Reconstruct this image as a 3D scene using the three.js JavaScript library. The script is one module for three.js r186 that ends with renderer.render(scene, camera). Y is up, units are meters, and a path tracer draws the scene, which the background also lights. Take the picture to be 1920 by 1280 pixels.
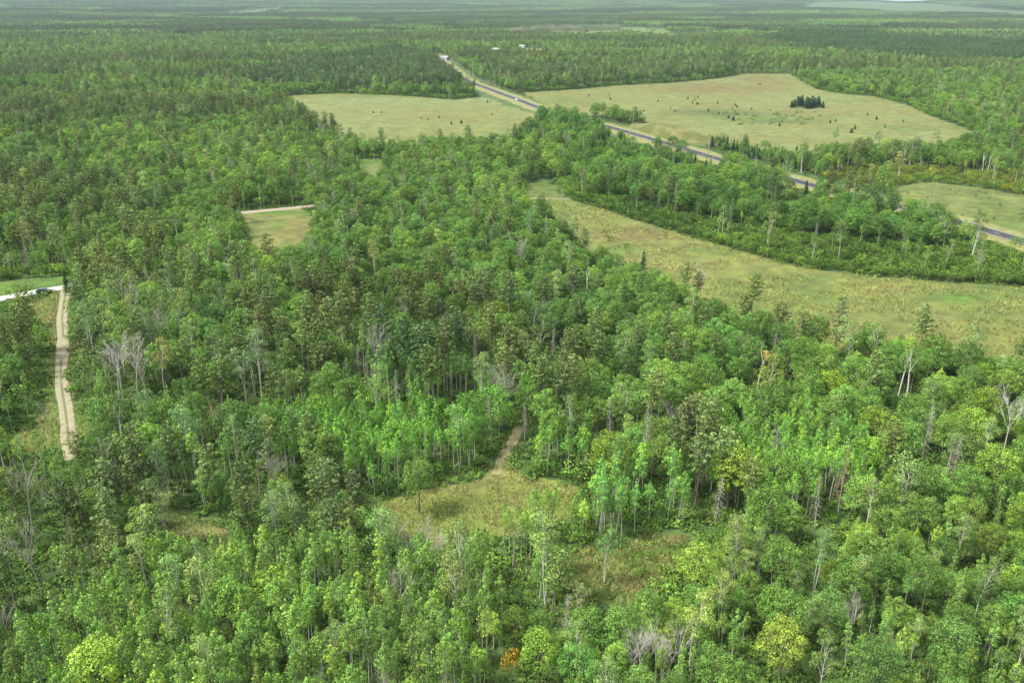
import * as THREE from 'three';
import { mergeGeometries } from 'three/addons/utils/BufferGeometryUtils.js';

// ------------------------------------------------------------------ camera, sky, sun, exposure
const scene = new THREE.Scene();
const CAM_H = 88, PITCH = THREE.MathUtils.degToRad(21.8), FOV = 43.6;
const camera = new THREE.PerspectiveCamera(FOV, 1024 / 682, 1, 60000);
camera.position.set(0, CAM_H, 0);
camera.lookAt(0, CAM_H - Math.sin(PITCH), -Math.cos(PITCH));

const renderer = new THREE.WebGLRenderer({ antialias: true });
renderer.toneMapping = THREE.LinearToneMapping;
renderer.toneMappingExposure = 4.85;
renderer.shadowMap.enabled = true;

const SUN = new THREE.Vector3(-0.62, 0.95, 0.10).normalize();
{ // a bright, evenly overcast sky, a little brighter overhead and towards the veiled sun
  const W = 512, H = 256, d = new Float32Array(W * H * 4);
  for (let j = 0; j < H; j++) for (let i = 0; i < W; i++) {
    const el = ((j + 0.5) / H - 0.5) * Math.PI, az = ((i + 0.5) / W - 0.5) * 2 * Math.PI;
    const y = Math.sin(el), x = Math.cos(az) * Math.cos(el), z = Math.sin(az) * Math.cos(el);
    const up = Math.max(0, y), c = Math.max(0, x * SUN.x + y * SUN.y + z * SUN.z);
    let L = 0.185 * (0.92 + 0.55 * up) + 0.10 * Math.pow(c, 4);
    if (y < 0) L *= 0.8;
    const k = (j * W + i) * 4;
    d[k] = L * 0.95; d[k + 1] = L * 1.0; d[k + 2] = L * 1.06; d[k + 3] = 1;
  }
  const t = new THREE.DataTexture(d, W, H, THREE.RGBAFormat, THREE.FloatType);
  t.mapping = THREE.EquirectangularReflectionMapping; t.magFilter = THREE.LinearFilter; t.needsUpdate = true;
  scene.background = t; scene.environment = t;
}
const sun = new THREE.DirectionalLight(new THREE.Color(1.0, 0.96, 0.88), 1.5);
sun.position.copy(SUN).multiplyScalar(600).add(new THREE.Vector3(0, 0, -350));
sun.target.position.set(0, 0, -350);
sun.castShadow = true; sun.shadow.radius = 22; sun.shadow.mapSize.set(4096, 4096);
Object.assign(sun.shadow.camera, { left: -600, right: 600, top: 600, bottom: -600, near: 10, far: 1600 });
scene.add(sun, sun.target);
scene.fog = new THREE.FogExp2(new THREE.Color(0.64, 0.84, 1.0), 0.000042);

// ------------------------------------------------------------------ helpers
function rng(seed) { let s = seed >>> 0; return () => { s = (s + 0x6d2b79f5) | 0; let t = Math.imul(s ^ (s >>> 15), 1 | s); t = (t + Math.imul(t ^ (t >>> 7), 61 | t)) ^ t; return ((t ^ (t >>> 14)) >>> 0) / 4294967296; }; }
const hash = (x, y, s = 0) => { let h = Math.imul(x | 0, 374761393) ^ Math.imul(y | 0, 668265263) ^ Math.imul(s | 0, 2246822519); h = Math.imul(h ^ (h >>> 13), 1274126177); h ^= h >>> 16; h = Math.imul(h, 2246822519); return ((h ^ (h >>> 15)) >>> 0) / 4294967296; };
function vnoise(x, y, s = 0) { const ix = Math.floor(x), iy = Math.floor(y); let fx = x - ix, fy = y - iy; fx = fx * fx * (3 - 2 * fx); fy = fy * fy * (3 - 2 * fy); const a = hash(ix, iy, s), b = hash(ix + 1, iy, s), c = hash(ix, iy + 1, s), d = hash(ix + 1, iy + 1, s); return a + (b - a) * fx + (c - a) * fy + (a - b - c + d) * fx * fy; }
function fbm(x, y, o = 4, s = 0) { let v = 0, a = 0.5, t = 0; for (let i = 0; i < o; i++) { v += a * vnoise(x, y, s + i * 17); t += a; a *= 0.5; x = x * 2.03 + 7.1; y = y * 2.03 + 3.7; } return v / t; }
const lerp = (a, b, t) => a + (b - a) * t, clamp = (x, a = 0, b = 1) => Math.min(b, Math.max(a, x));
const smooth = (a, b, x) => { const t = clamp((x - a) / (b - a)); return t * t * (3 - 2 * t); };
const F = 640 / Math.tan(THREE.MathUtils.degToRad(FOV / 2)), CP = Math.cos(PITCH), SP = Math.sin(PITCH);
// where a surveyed sight line meets the ground
function G(px, py, y = 0) { const x = (px - 960) / F, v = (640 - py) / F; const dy = v * CP - SP, dz = -CP - v * SP, t = (y - CAM_H) / dy; return [x * t, dz * t]; }
function P(x, y, z) { const vy = y - CAM_H, zc = -vy * SP - z * CP, yc = vy * CP - z * SP; return [960 + F * x / zc, 640 - F * yc / zc, zc]; }
function terrain(x, z) { const d = Math.hypot(x, z); if (d < 3200) return 0; const az = Math.atan2(x, -z); const gap = Math.exp(-(((az - 0.405) / 0.022) ** 2)) * 0.26; return smooth(3200, 9400, d) * (72 + 14 * (fbm(x / 1500, z / 1500, 3, 91) - 0.5)) * (1 - gap); }
const names = new Map();
function numbered(n) { const k = names.get(n) ?? 0; names.set(n, k + 1); return k ? n + '_' + String(k).padStart(3, '0') : n; }
function tag(o, label, category, group, kind) { if (label) o.userData.label = label; if (category) o.userData.category = category; if (group) o.userData.group = group; if (kind) o.userData.kind = kind; return o; }
function mesh(name, g, m, parent) { const o = new THREE.Mesh(g, m); o.name = parent === scene ? numbered(name) : name; o.castShadow = o.receiveShadow = true; (parent ?? scene).add(o); return o; }
function inPoly(p, x, y) { let c = false; for (let i = 0, j = p.length - 1; i < p.length; j = i++) { const a = p[i], b = p[j]; if ((a[1] > y) !== (b[1] > y) && x < (b[0] - a[0]) * (y - a[1]) / (b[1] - a[1]) + a[0]) c = !c; } return c; }
function region(points) { const g = points.map(([a, b]) => G(a, b)); let x0 = 1e9, x1 = -1e9, z0 = 1e9, z1 = -1e9; for (const [x, z] of g) { x0 = Math.min(x0, x); x1 = Math.max(x1, x); z0 = Math.min(z0, z); z1 = Math.max(z1, z); } return { g, x0, x1, z0, z1, has: (x, z) => x > x0 && x < x1 && z > z0 && z < z1 && inPoly(g, x, z) }; }
const std = (color, o = {}) => new THREE.MeshStandardMaterial({ color: new THREE.Color().setRGB(...color), roughness: 0.95, ...o });

// ------------------------------------------------------------------ ground textures
function tile(n, fn) { const d = new Uint8Array(n * n * 4); for (let j = 0; j < n; j++) for (let i = 0; i < n; i++) { const c = fn(i / n, j / n); for (let k = 0; k < 3; k++) d[(j * n + i) * 4 + k] = clamp(c[k]) * 255; d[(j * n + i) * 4 + 3] = 255; } const t = new THREE.DataTexture(d, n, n); t.wrapS = t.wrapT = THREE.RepeatWrapping; t.magFilter = THREE.LinearFilter; t.needsUpdate = true; return t; }
function tnoise(u, v, f, s) { const ix = Math.floor(u * f), iy = Math.floor(v * f); let fx = u * f - ix, fy = v * f - iy; fx = fx * fx * (3 - 2 * fx); fy = fy * fy * (3 - 2 * fy); const m = (a) => ((a % f) + f) % f, h = (a, b) => hash(m(a), m(b), s); const a = h(ix, iy), b = h(ix + 1, iy), c = h(ix, iy + 1), e = h(ix + 1, iy + 1); return a + (b - a) * fx + (c - a) * fy + (a - b - c + e) * fx * fy; }
const tfbm = (u, v, f, o, s) => { let r = 0, a = 0.5, t = 0; for (let i = 0; i < o; i++) { r += a * tnoise(u, v, f << i, s + i); t += a; a *= 0.55; } return r / t; };
const floorTex = tile(512, (u, v) => { const a = tfbm(u, v, 8, 6, 3), b = tfbm(u, v, 16, 5, 40), k = 0.45 + 0.9 * (a - 0.2); return [k * (0.85 + 0.4 * (b - 0.5)), k, k * (0.8 + 0.2 * (b - 0.5))]; });
const grassTex = tile(512, (u, v) => { const a = tfbm(u, v, 10, 6, 8), b = tfbm(u, v, 64, 3, 77), c = tfbm(u, v, 5, 4, 23), k = 0.42 + 0.5 * a + 0.38 * (b - 0.5); return [k * (0.96 + 0.25 * (c - 0.5)), k, k * (0.92 - 0.2 * (c - 0.5))]; });
const dirtTex = tile(256, (u, v) => { const a = tfbm(u, v, 8, 5, 12), b = tfbm(u, v, 40, 3, 66), k = 0.55 + 0.45 * a + 0.25 * (b - 0.5); return [k, k * 0.99, k * 0.97]; });

// ------------------------------------------------------------------ the ground, one sheet to the horizon
{
  const rings = [0], NA = 144; let r = 30; while (r < 45000) { rings.push(r); r *= 1.055; }
  const pos = [], col = [], uv = [], idx = [];
  for (const R of rings) for (let a = 0; a <= NA; a++) {
    const t = a / NA * 2 * Math.PI, x = R * Math.sin(t), z = -R * Math.cos(t);
    pos.push(x, terrain(x, z), z); uv.push(x / 40, z / 40);
    const n = fbm(x / 90, z / 90, 3, 5);
    col.push(0.075 + 0.05 * n, 0.105 + 0.035 * n, 0.035 + 0.01 * n);
  }
  for (let i = 0; i < rings.length - 1; i++) for (let a = 0; a < NA; a++) { const p = i * (NA + 1) + a, q = p + NA + 1; idx.push(p, p + 1, q, p + 1, q + 1, q); }
  const g = new THREE.BufferGeometry(); g.setAttribute('position', new THREE.Float32BufferAttribute(pos, 3)); g.setAttribute('color', new THREE.Float32BufferAttribute(col, 3)); g.setAttribute('uv', new THREE.Float32BufferAttribute(uv, 2)); g.setIndex(idx); g.computeVertexNormals();
  tag(mesh('ground', g, std([0.8, 1.0, 0.75], { map: floorTex, vertexColors: true }), scene), 'dark green forest floor spreading flat to the far horizon', 'ground', null, 'structure');
}

// ------------------------------------------------------------------ meadows and clearings
const C = { tan: [0.37, 0.335, 0.125], pale: [0.38, 0.385, 0.175], straw: [0.42, 0.355, 0.17], green: [0.19, 0.30, 0.05], lush: [0.15, 0.31, 0.03], olive: [0.17, 0.18, 0.04], rust: [0.34, 0.24, 0.11], bare: [0.50, 0.40, 0.24], dark: [0.10, 0.13, 0.03] };
const opens = [];
// px outline, cell size, base colour, mottles [px, py, reach in px x, reach in px y, colour, strength]
function meadow(name, label, outline, cell, base, alt, mottles = [], y = 0.03) {
  const R = region(outline); opens.push(R);
  const nx = Math.ceil((R.x1 - R.x0) / cell) + 1, nz = Math.ceil((R.z1 - R.z0) / cell) + 1;
  const pos = [], col = [], uv = [], idx = [], id = new Int32Array(nx * nz).fill(-1);
  const vert = (i, j) => { const k = j * nx + i; if (id[k] >= 0) return id[k]; const x = R.x0 + i * cell, z = R.z0 + j * cell; id[k] = pos.length / 3; pos.push(x, y, z); uv.push(x / 26, z / 26);
    const [px, py] = P(x, 0, z); const n = fbm(x / 55, z / 55, 4, 31), m = fbm(x / 14 + 9, z / 22, 4, 57), f = fbm(x / 4, z / 4, 2, 13);
    let c = base.map((b, q) => lerp(b, alt[q], smooth(0.40, 0.60, n * 0.5 + m * 0.5)));
    for (const [mx, my, rx, ry, mc, s] of mottles) { const e = ((px - mx) / rx) ** 2 + ((py - my) / ry) ** 2; if (e < 4) { const w = s * Math.exp(-e * 1.6) * (0.45 + 1.1 * m); c = c.map((b, q) => lerp(b, mc[q], clamp(w))); } }
    const k2 = 0.66 + 0.68 * f; col.push(c[0] * k2, c[1] * k2, c[2] * k2); return id[k]; };
  for (let j = 0; j < nz - 1; j++) for (let i = 0; i < nx - 1; i++) {
    const x = R.x0 + (i + 0.5) * cell, z = R.z0 + (j + 0.5) * cell, w = cell * 2.4;
    if (!R.has(x + w * 2 * (fbm(x / (cell * 5), z / (cell * 5), 3, 71) - 0.5), z + w * 3 * (fbm(x / (cell * 5), z / (cell * 5), 3, 72) - 0.5))) continue;
    const a = vert(i, j), b = vert(i + 1, j), c = vert(i + 1, j + 1), d = vert(i, j + 1); idx.push(a, d, b, b, d, c);
  }
  const g = new THREE.BufferGeometry(); g.setAttribute('position', new THREE.Float32BufferAttribute(pos, 3)); g.setAttribute('color', new THREE.Float32BufferAttribute(col, 3)); g.setAttribute('uv', new THREE.Float32BufferAttribute(uv, 2)); g.setIndex(idx); g.computeVertexNormals();
  tag(mesh(name, g, meadowMat, scene), label, 'meadow', null, 'structure');
  return R;
}
const meadowMat = std([0.49, 0.56, 0.345], { map: grassTex, vertexColors: true });
const wetMeadow = meadow('meadow', 'long tan and green wet meadow right of the forest', [[985, 377], [1060, 372], [1130, 392], [1200, 415], [1300, 445], [1420, 480], [1500, 500], [1640, 518], [1800, 530], [1990, 540], [1990, 712], [1800, 685], [1700, 680], [1600, 664], [1500, 645], [1420, 615], [1340, 580], [1250, 550], [1150, 515], [1092, 480], [1075, 440], [1000, 402]], 1.1, [0.385, 0.355, 0.125], [0.25, 0.305, 0.085], [[1180, 440, 110, 22, C.rust, 0.8], [1150, 470, 70, 18, C.green, 0.8], [1330, 470, 120, 16, C.green, 0.5], [1500, 520, 160, 10, C.green, 0.7], [1700, 560, 220, 14, C.green, 0.55], [1600, 600, 150, 26, C.tan, 0.5], [1790, 555, 60, 10, C.lush, 0.6], [1080, 385, 80, 10, C.green, 0.7], [1250, 410, 160, 5, C.green, 0.7]]);
const leftMeadow = meadow('meadow', 'smooth pale yellow-green meadow left of the paved road', [[540, 179], [640, 175], [760, 180], [850, 187], [905, 181], [960, 201], [1012, 216], [990, 252], [940, 272], [860, 277], [760, 285], [690, 285], [640, 264], [600, 234], [545, 200]], 2.6, C.pale, C.tan, [[700, 190, 120, 8, [0.37, 0.40, 0.25], 0.7], [780, 213, 160, 8, C.straw, 0.7], [800, 235, 150, 10, C.pale, 0.6], [940, 262, 60, 14, C.lush, 0.8], [720, 180, 160, 4, C.green, 0.5], [640, 208, 60, 6, C.tan, 0.7], [880, 196, 60, 8, [0.36, 0.38, 0.2], 0.5]]);
const farMeadow = meadow('meadow', 'broad pale meadow with a small dark spruce island', [[975, 174], [1060, 169], [1150, 161], [1250, 156], [1330, 149], [1400, 138], [1480, 138], [1525, 166], [1580, 176], [1640, 181], [1700, 196], [1740, 216], [1790, 233], [1830, 250], [1835, 268], [1740, 288], [1600, 294], [1500, 296], [1400, 284], [1300, 258], [1200, 225], [1100, 216], [1040, 203]], 3, C.pale, C.tan, [[1340, 165, 170, 12, C.rust, 0.9], [1430, 148, 60, 8, C.rust, 0.85], [1560, 200, 200, 12, C.straw, 0.6], [1500, 215, 130, 8, C.rust, 0.35], [1350, 212, 110, 9, [0.15, 0.19, 0.04], 1.0], [1450, 228, 90, 4, [0.15, 0.19, 0.04], 0.9], [1440, 222, 120, 6, C.green, 0.7], [1450, 250, 220, 14, C.pale, 0.6], [1700, 240, 90, 10, C.green, 0.5], [1060, 190, 80, 10, C.green, 0.45], [1600, 190, 80, 4, C.green, 0.6], [1250, 185, 100, 8, C.pale, 0.5]]);
meadow('meadow', 'green and yellow meadow beside the road at the right edge', [[1668, 352], [1740, 341], [1830, 351], [1990, 380], [1990, 460], [1920, 438], [1850, 424], [1790, 408], [1700, 392]], 1.6, [0.25, 0.30, 0.075], [0.36, 0.36, 0.14], [[1830, 360, 80, 8, C.olive, 0.5], [1880, 400, 60, 14, [0.27, 0.30, 0.09], 0.6]]);
meadow('meadow', 'small shaded grass gap among trees near the road', [[1438, 387], [1480, 374], [1512, 385], [1500, 408], [1450, 408]], 1.2, C.green, C.lush);
const smallField = meadow('meadow', 'small mown grass clearing beside the pale gravel lane', [[448, 400], [566, 388], [586, 405], [582, 445], [548, 494], [500, 498], [474, 470]], 0.9, C.green, C.tan, [[520, 398, 60, 6, C.lush, 0.9], [570, 400, 20, 9, C.lush, 0.8], [525, 425, 34, 13, C.rust, 0.5], [560, 430, 16, 18, C.rust, 0.6], [475, 430, 18, 20, C.green, 0.6]]);
meadow('meadow', 'narrow yellow-green gap in the trees left of centre', [[668, 299], [716, 298], [722, 325], [714, 352], [690, 346]], 1.4, C.green, C.tan, [[690, 300, 30, 6, C.lush, 0.8]]);
meadow('meadow', 'bright grass strip above the wet meadow', [[985, 346], [1020, 335], [1056, 354], [1064, 371], [985, 379]], 1.2, [0.20, 0.27, 0.06], [0.27, 0.30, 0.09]);
const nearClearing = meadow('meadow', 'tan grassy clearing where a mown trail widens, foreground', [[969, 808], [957, 850], [952, 870], [985, 893], [1040, 903], [1088, 915], [1092, 965], [1000, 995], [900, 1015], [830, 1035], [760, 1025], [698, 990], [703, 944], [790, 922], [860, 908], [905, 898], [926, 868], [945, 842], [960, 806]], 0.45, [0.44, 0.40, 0.14], [0.31, 0.35, 0.08], [[930, 890, 50, 26, C.bare, 0.75], [880, 915, 90, 14, C.straw, 0.7], [1050, 915, 50, 14, C.straw, 0.7], [740, 955, 60, 16, C.rust, 0.6], [850, 960, 80, 20, C.green, 0.7], [930, 920, 20, 20, C.green, 0.6], [960, 830, 10, 20, C.bare, 0.5]]);
const oliveClearing = meadow('meadow', 'olive brown grassy opening below the trail clearing', [[1038, 1036], [1100, 1022], [1150, 1030], [1220, 1000], [1292, 1003], [1292, 1050], [1245, 1092], [1235, 1135], [1150, 1135], [1080, 1112], [1044, 1092]], 0.45, [0.23, 0.25, 0.055], [0.17, 0.21, 0.04], [[1090, 1055, 50, 20, C.tan, 0.7], [1070, 1060, 18, 10, C.rust, 0.7], [1200, 1090, 40, 20, C.rust, 0.6], [1265, 1012, 30, 10, C.rust, 0.6]]);
const pineGap = meadow('meadow', 'shaded green gap with a bare trail end under the pines', [[300, 962], [370, 972], [440, 992], [432, 1042], [392, 1066], [350, 1056], [326, 1012]], 0.45, [0.18, 0.23, 0.045], C.dark, [[395, 993, 55, 9, C.bare, 0.95], [390, 1040, 40, 16, C.lush, 0.6]]);
const grassBay = []; const trackVerge = meadow('meadow', 'mown grass strip along the left side of the dirt track', [[34, 572], [110, 548], [116, 560], [112, 640], [108, 720], [114, 790], [124, 838], [20, 858], [10, 830], [70, 790], [88, 740], [84, 700], [96, 650], [88, 615], [60, 590]], 0.6, C.green, C.olive, [[80, 575, 40, 16, C.green, 0.6], [98, 600, 14, 40, C.olive, 0.6], [60, 830, 50, 14, C.tan, 0.5], [90, 760, 20, 30, C.lush, 0.4]]);
grassBay[0] = meadow('meadow', 'small grassy bay right of the dirt track', [[126, 735], [148, 768], [194, 786], [184, 815], [142, 845], [124, 835], [120, 790]], 0.5, C.green, C.olive);
meadow('meadow', 'bright lawn above the white driveway at the left edge', [[-90, 534], [0, 529], [60, 521], [132, 518], [126, 534], [70, 548], [0, 560], [-90, 575]], 0.9, C.green, C.lush, [[20, 530, 30, 5, C.rust, 0.4]]);
meadow('meadow', 'thin straw strip of field at the upper left edge', [[-60, 172], [95, 173], [92, 182], [-60, 184]], 3.5, C.pale, C.green);
meadow('meadow', 'dim grass lane among dark oaks at the left', [[30, 283], [60, 285], [92, 306], [78, 318], [50, 304]], 2, C.green, C.lush);
meadow('meadow', 'pale lawn beside the far white shed', [[872, 97], [955, 96], [960, 104], [870, 106]], 4, C.pale, C.tan);
meadow('meadow', 'bare sandy yard far beyond the road', [[974, 89], [1015, 91], [1020, 108], [1000, 106], [972, 97]], 4, C.bare, C.pale);
meadow('meadow', 'far light green meadow before the blown-down pines', [[930, 60], [1010, 52], [1160, 50], [1250, 53], [1255, 63], [1100, 70], [960, 70]], 8, C.green, C.pale);
const blowdown = meadow('meadow', 'far pinkish strip of fallen and dead trees', [[850, 45], [960, 41], [1170, 44], [1165, 57], [1000, 60], [860, 59]], 8, [0.36, 0.27, 0.19], [0.30, 0.28, 0.15]);
const farMarsh = meadow('meadow', 'far pale grey marsh near the horizon at right', [[1525, 20], [1640, 18], [1720, 20], [1790, 25], [1900, 31], [2050, 35], [2050, 41], [1900, 38], [1760, 34], [1600, 31], [1490, 28]], 14, [0.36, 0.32, 0.21], [0.24, 0.25, 0.13]);
for (const [label, o] of [['far pale brushy strip left of the marsh', [[1180, 66], [1400, 57], [1430, 62], [1250, 73]]], ['tiny pale strip near the horizon at upper left', [[350, 9], [392, 7], [396, 12], [360, 14]]], ['far thin clearing in the upper left forest', [[410, 31], [520, 26], [540, 30], [430, 36]]], ['far pale brushy strip below the marsh', [[1480, 51], [1720, 55], [1720, 61], [1500, 58]]], ['far light gap left of the fallen timber strip', [[600, 46], [740, 42], [760, 47], [620, 52]]]]) meadow('meadow', label, o, 9, [0.26, 0.27, 0.12], [0.22, 0.26, 0.09]);
meadow('meadow', 'tiny pale field at the top centre near the horizon', [[940, 5], [1010, 4], [1012, 9], [945, 10]], 30, C.straw, C.pale);
opens.pop();

// ------------------------------------------------------------------ roads
function curve(pts, y = 0) { return new THREE.CatmullRomCurve3(pts.map(([a, b]) => { const [x, z] = G(a, b); return new THREE.Vector3(x, y, z); }), false, 'centripetal'); }
function ribbon(c, from, to, y, n, uvs = 6, wob = 0) {
  const pos = [], uv = [], idx = [], len = c.getLength();
  for (let i = 0; i <= n; i++) { const t = i / n, p = c.getPointAt(t), d = c.getTangentAt(t), nx = -d.z, nz = d.x, k = Math.hypot(nx, nz); let s = t * len;
    for (const [e, o] of [[0, from], [1, to]]) { const w = o + wob * (fbm(s / 11, e * 50, 2, 44) - 0.5) * 2; pos.push(p.x + nx / k * w, y, p.z + nz / k * w); uv.push(w / uvs, s / uvs); } }
  for (let i = 0; i < n; i++) { const a = i * 2; idx.push(a, a + 1, a + 2, a + 1, a + 3, a + 2); }
  const g = new THREE.BufferGeometry(); g.setAttribute('position', new THREE.Float32BufferAttribute(pos, 3)); g.setAttribute('uv', new THREE.Float32BufferAttribute(uv, 2)); g.setIndex(idx); g.computeVertexNormals(); return g;
}
const roadPts = [[812, 101], [832, 116], [875, 150], [920, 168], [970, 186.5], [1020, 205], [1090, 224.5], [1160, 243], [1250, 269], [1340, 296], [1420, 318], [1500, 341], [1650, 379], [1800, 417], [1850, 432], [1920, 452], [2050, 492]];
const roadC = curve(roadPts);
tag(mesh('road_verge', ribbon(roadC, -11, 13, 0.05, 500, 26, 2.5), std([0.26, 0.26, 0.085], { map: grassTex }), scene), 'straw coloured grass verge along both sides of the paved road', 'verge', null, 'structure');
tag(mesh('road_shoulder', ribbon(roadC, -4.7, 4.7, 0.10, 500, 6, 0.4), std([0.25, 0.24, 0.20], { map: dirtTex }), scene), 'light gravel shoulders of the paved road', 'road shoulder', null, 'structure');
tag(mesh('road', ribbon(roadC, -3.9, 3.9, 0.15, 500, 6), std([0.040, 0.040, 0.048], { map: dirtTex, roughness: 0.9 }), scene), 'dark asphalt road running diagonally through the meadows', 'road', null, 'structure');
{ // centre line dashes and white edge lines
  const len = roadC.getLength(), gs = [];
  const strip = (s0, s1, a, b) => { const pos = [], idx = [], n = Math.max(1, Math.round((s1 - s0) / 8)); for (let i = 0; i <= n; i++) { const t = Math.min(1, lerp(s0, s1, i / n) / len), p = roadC.getPointAt(t), d = roadC.getTangentAt(t), k = Math.hypot(d.x, d.z); for (const w of [a, b]) pos.push(p.x - d.z / k * w, 0.18, p.z + d.x / k * w); } for (let i = 0; i < n; i++) { const q = i * 2; idx.push(q, q + 1, q + 2, q + 1, q + 3, q + 2); } const g = new THREE.BufferGeometry(); g.setAttribute('position', new THREE.Float32BufferAttribute(pos, 3)); g.setIndex(idx); g.computeVertexNormals(); return g; };
  for (let s = 0; s < len - 4; s += 12.2) gs.push(strip(s, s + 3.4, -0.09, 0.09));
  const edge = [strip(0, len, -3.45, -3.33), strip(0, len, 3.33, 3.45)];
  tag(mesh('road_marking', mergeGeometries(gs), std([0.62, 0.55, 0.3]), scene), 'broken centre line on the asphalt road', 'road marking', null, 'structure');
  tag(mesh('road_marking', mergeGeometries(edge), std([0.7, 0.7, 0.68]), scene), 'thin white edge lines of the asphalt road', 'road marking', null, 'structure');
}
const sand = std([0.31, 0.285, 0.185], { map: dirtTex }), chalk = std([0.52, 0.51, 0.48], { map: dirtTex }), pathMat = std([0.29, 0.265, 0.125], { map: dirtTex }), rutGrass = std([0.19, 0.19, 0.08], { map: grassTex });
const trackC = curve([[127, 532], [123, 547], [120.5, 560], [116, 594], [117.5, 634], [115, 668], [113.5, 696], [115, 725], [119, 753], [122.5, 774], [126, 804], [127.5, 824], [134, 862]]);
tag(mesh('dirt_track', ribbon(trackC, -1.48, 1.48, 0.08, 320, 5, 0.32), sand, scene), 'sandy dirt track running down the left side beside the grass strip', 'dirt track', null, 'structure');
{ // the grassy strip between the wheel ruts, broken in places
  const gs = [], L = trackC.getLength(); let s = 6; const r = rng(5);
  while (s < L - 6) { const e = Math.min(L - 3, s + 6 + r() * 12); if (!(s > L * 0.34 && s < L * 0.5)) { const pts = []; for (let i = 0; i <= 12; i++) pts.push(trackC.getPointAt(lerp(s, e, i / 12) / L)); gs.push(ribbon(new THREE.CatmullRomCurve3(pts), -0.2, 0.2, 0.11, 24, 3, 0.16)); } s = e + r() * 1.4; }
  tag(mesh('track_strip', mergeGeometries(gs), rutGrass, scene), 'thin grassy strip between the wheel ruts of the dirt track', 'grass strip', null, 'structure');
}
tag(mesh('driveway', ribbon(curve([[-60, 571], [0, 560], [40, 552], [80, 545], [124, 538]]), -2.5, 2.5, 0.07, 80, 6, 0.3), chalk, scene), 'white crushed stone driveway joining the dirt track at the left edge', 'driveway', null, 'structure');
tag(mesh('gravel_lane', ribbon(curve([[380, 405], [455, 398.5], [510, 393.5], [575, 387.5], [640, 383]]), -2.6, 2.6, 0.07, 80, 6, 0.3), std([0.33, 0.285, 0.215], { map: dirtTex }), scene), 'pale gravel lane along the top of the small mown clearing', 'gravel lane', null, 'structure');
tag(mesh('gravel_lane', ribbon(curve([[960, 373], [1010, 372], [1070, 372.5]]), -0.8, 0.8, 0.07, 40, 6, 0.3), std([0.30, 0.28, 0.21], { map: dirtTex }), scene), 'short pale gravel lane at the head of the wet meadow', 'gravel lane', null, 'structure');
tag(mesh('footpath', ribbon(curve([[972, 800], [965, 822], [950, 845], [938, 868], [930, 890]]), -1.0, 1.0, 0.06, 60, 4, 0.35), pathMat, scene), 'narrow mown trail leading up from the foreground clearing', 'footpath', null, 'structure');
const roadBand = []; for (let i = 0; i <= 300; i++) { const p = roadC.getPointAt(i / 300); roadBand.push([p.x, p.z]); }
const lines = [[roadBand, 15], [trackC.getSpacedPoints(40).map((p) => [p.x, p.z]), 3.4], [curve([[-60, 571], [0, 560], [40, 552], [80, 545], [124, 538]]).getSpacedPoints(40).map((p) => [p.x, p.z]), 5], [curve([[440, 400], [510, 394], [580, 387]]).getSpacedPoints(30).map((p) => [p.x, p.z]), 4.5], [curve([[975, 373], [1060, 372]]).getSpacedPoints(20).map((p) => [p.x, p.z]), 3], [curve([[970, 805], [965, 822], [950, 845], [938, 868]]).getSpacedPoints(20).map((p) => [p.x, p.z]), 2.6]];
const nearLine = (x, z, extra = 0) => lines.some(([pts, w]) => pts.some(([a, b]) => (a - x) ** 2 + (b - z) ** 2 < (w + extra) ** 2));
{ // the cut bank beside the road
  const [hx, hz] = G(1204, 254), N = 40, pos = [], col = [], uv = [], idx = [], rx = 20, rz = 68, ang = 0.33, cx = hx + 0.946 * 25, cz = hz - 0.324 * 25;
  for (let j = 0; j <= N; j++) for (let i = 0; i <= N; i++) { const u = i / N * 2 - 1, v = j / N * 2 - 1, r = Math.hypot(u, v), x = cx + (u * rx) * Math.cos(ang) - v * rz * Math.sin(-ang) , z = cz + v * rz * Math.cos(ang) + u * rx * Math.sin(-ang) * 0.3; const n = fbm(x / 8, z / 12, 4, 19); pos.push(x, Math.max(-0.4, 5.4 * (1 - smooth(0.1, 1.0, r)) * (0.85 + 0.3 * n) - 0.05), z); uv.push(x / 20, z / 20); const b = smooth(0.5, 0.75, n), c = C.tan.map((t, q) => lerp(lerp(t, C.olive[q], 0.6), C.bare[q], b * 0.8)); col.push(...c); }
  for (let j = 0; j < N; j++) for (let i = 0; i < N; i++) { const a = j * (N + 1) + i; idx.push(a, a + N + 1, a + 1, a + 1, a + N + 1, a + N + 2); }
  const g = new THREE.BufferGeometry(); g.setAttribute('position', new THREE.Float32BufferAttribute(pos, 3)); g.setAttribute('color', new THREE.Float32BufferAttribute(col, 3)); g.setAttribute('uv', new THREE.Float32BufferAttribute(uv, 2)); g.setIndex(idx); g.computeVertexNormals();
  tag(mesh('hill', g, meadowMat, scene), 'low dry grassy cut bank beside the paved road', 'hill', null, 'structure');
  lines.push([[[cx, cz], [cx + 8, cz + 30], [cx - 8, cz - 30]], 24]);
}

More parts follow.
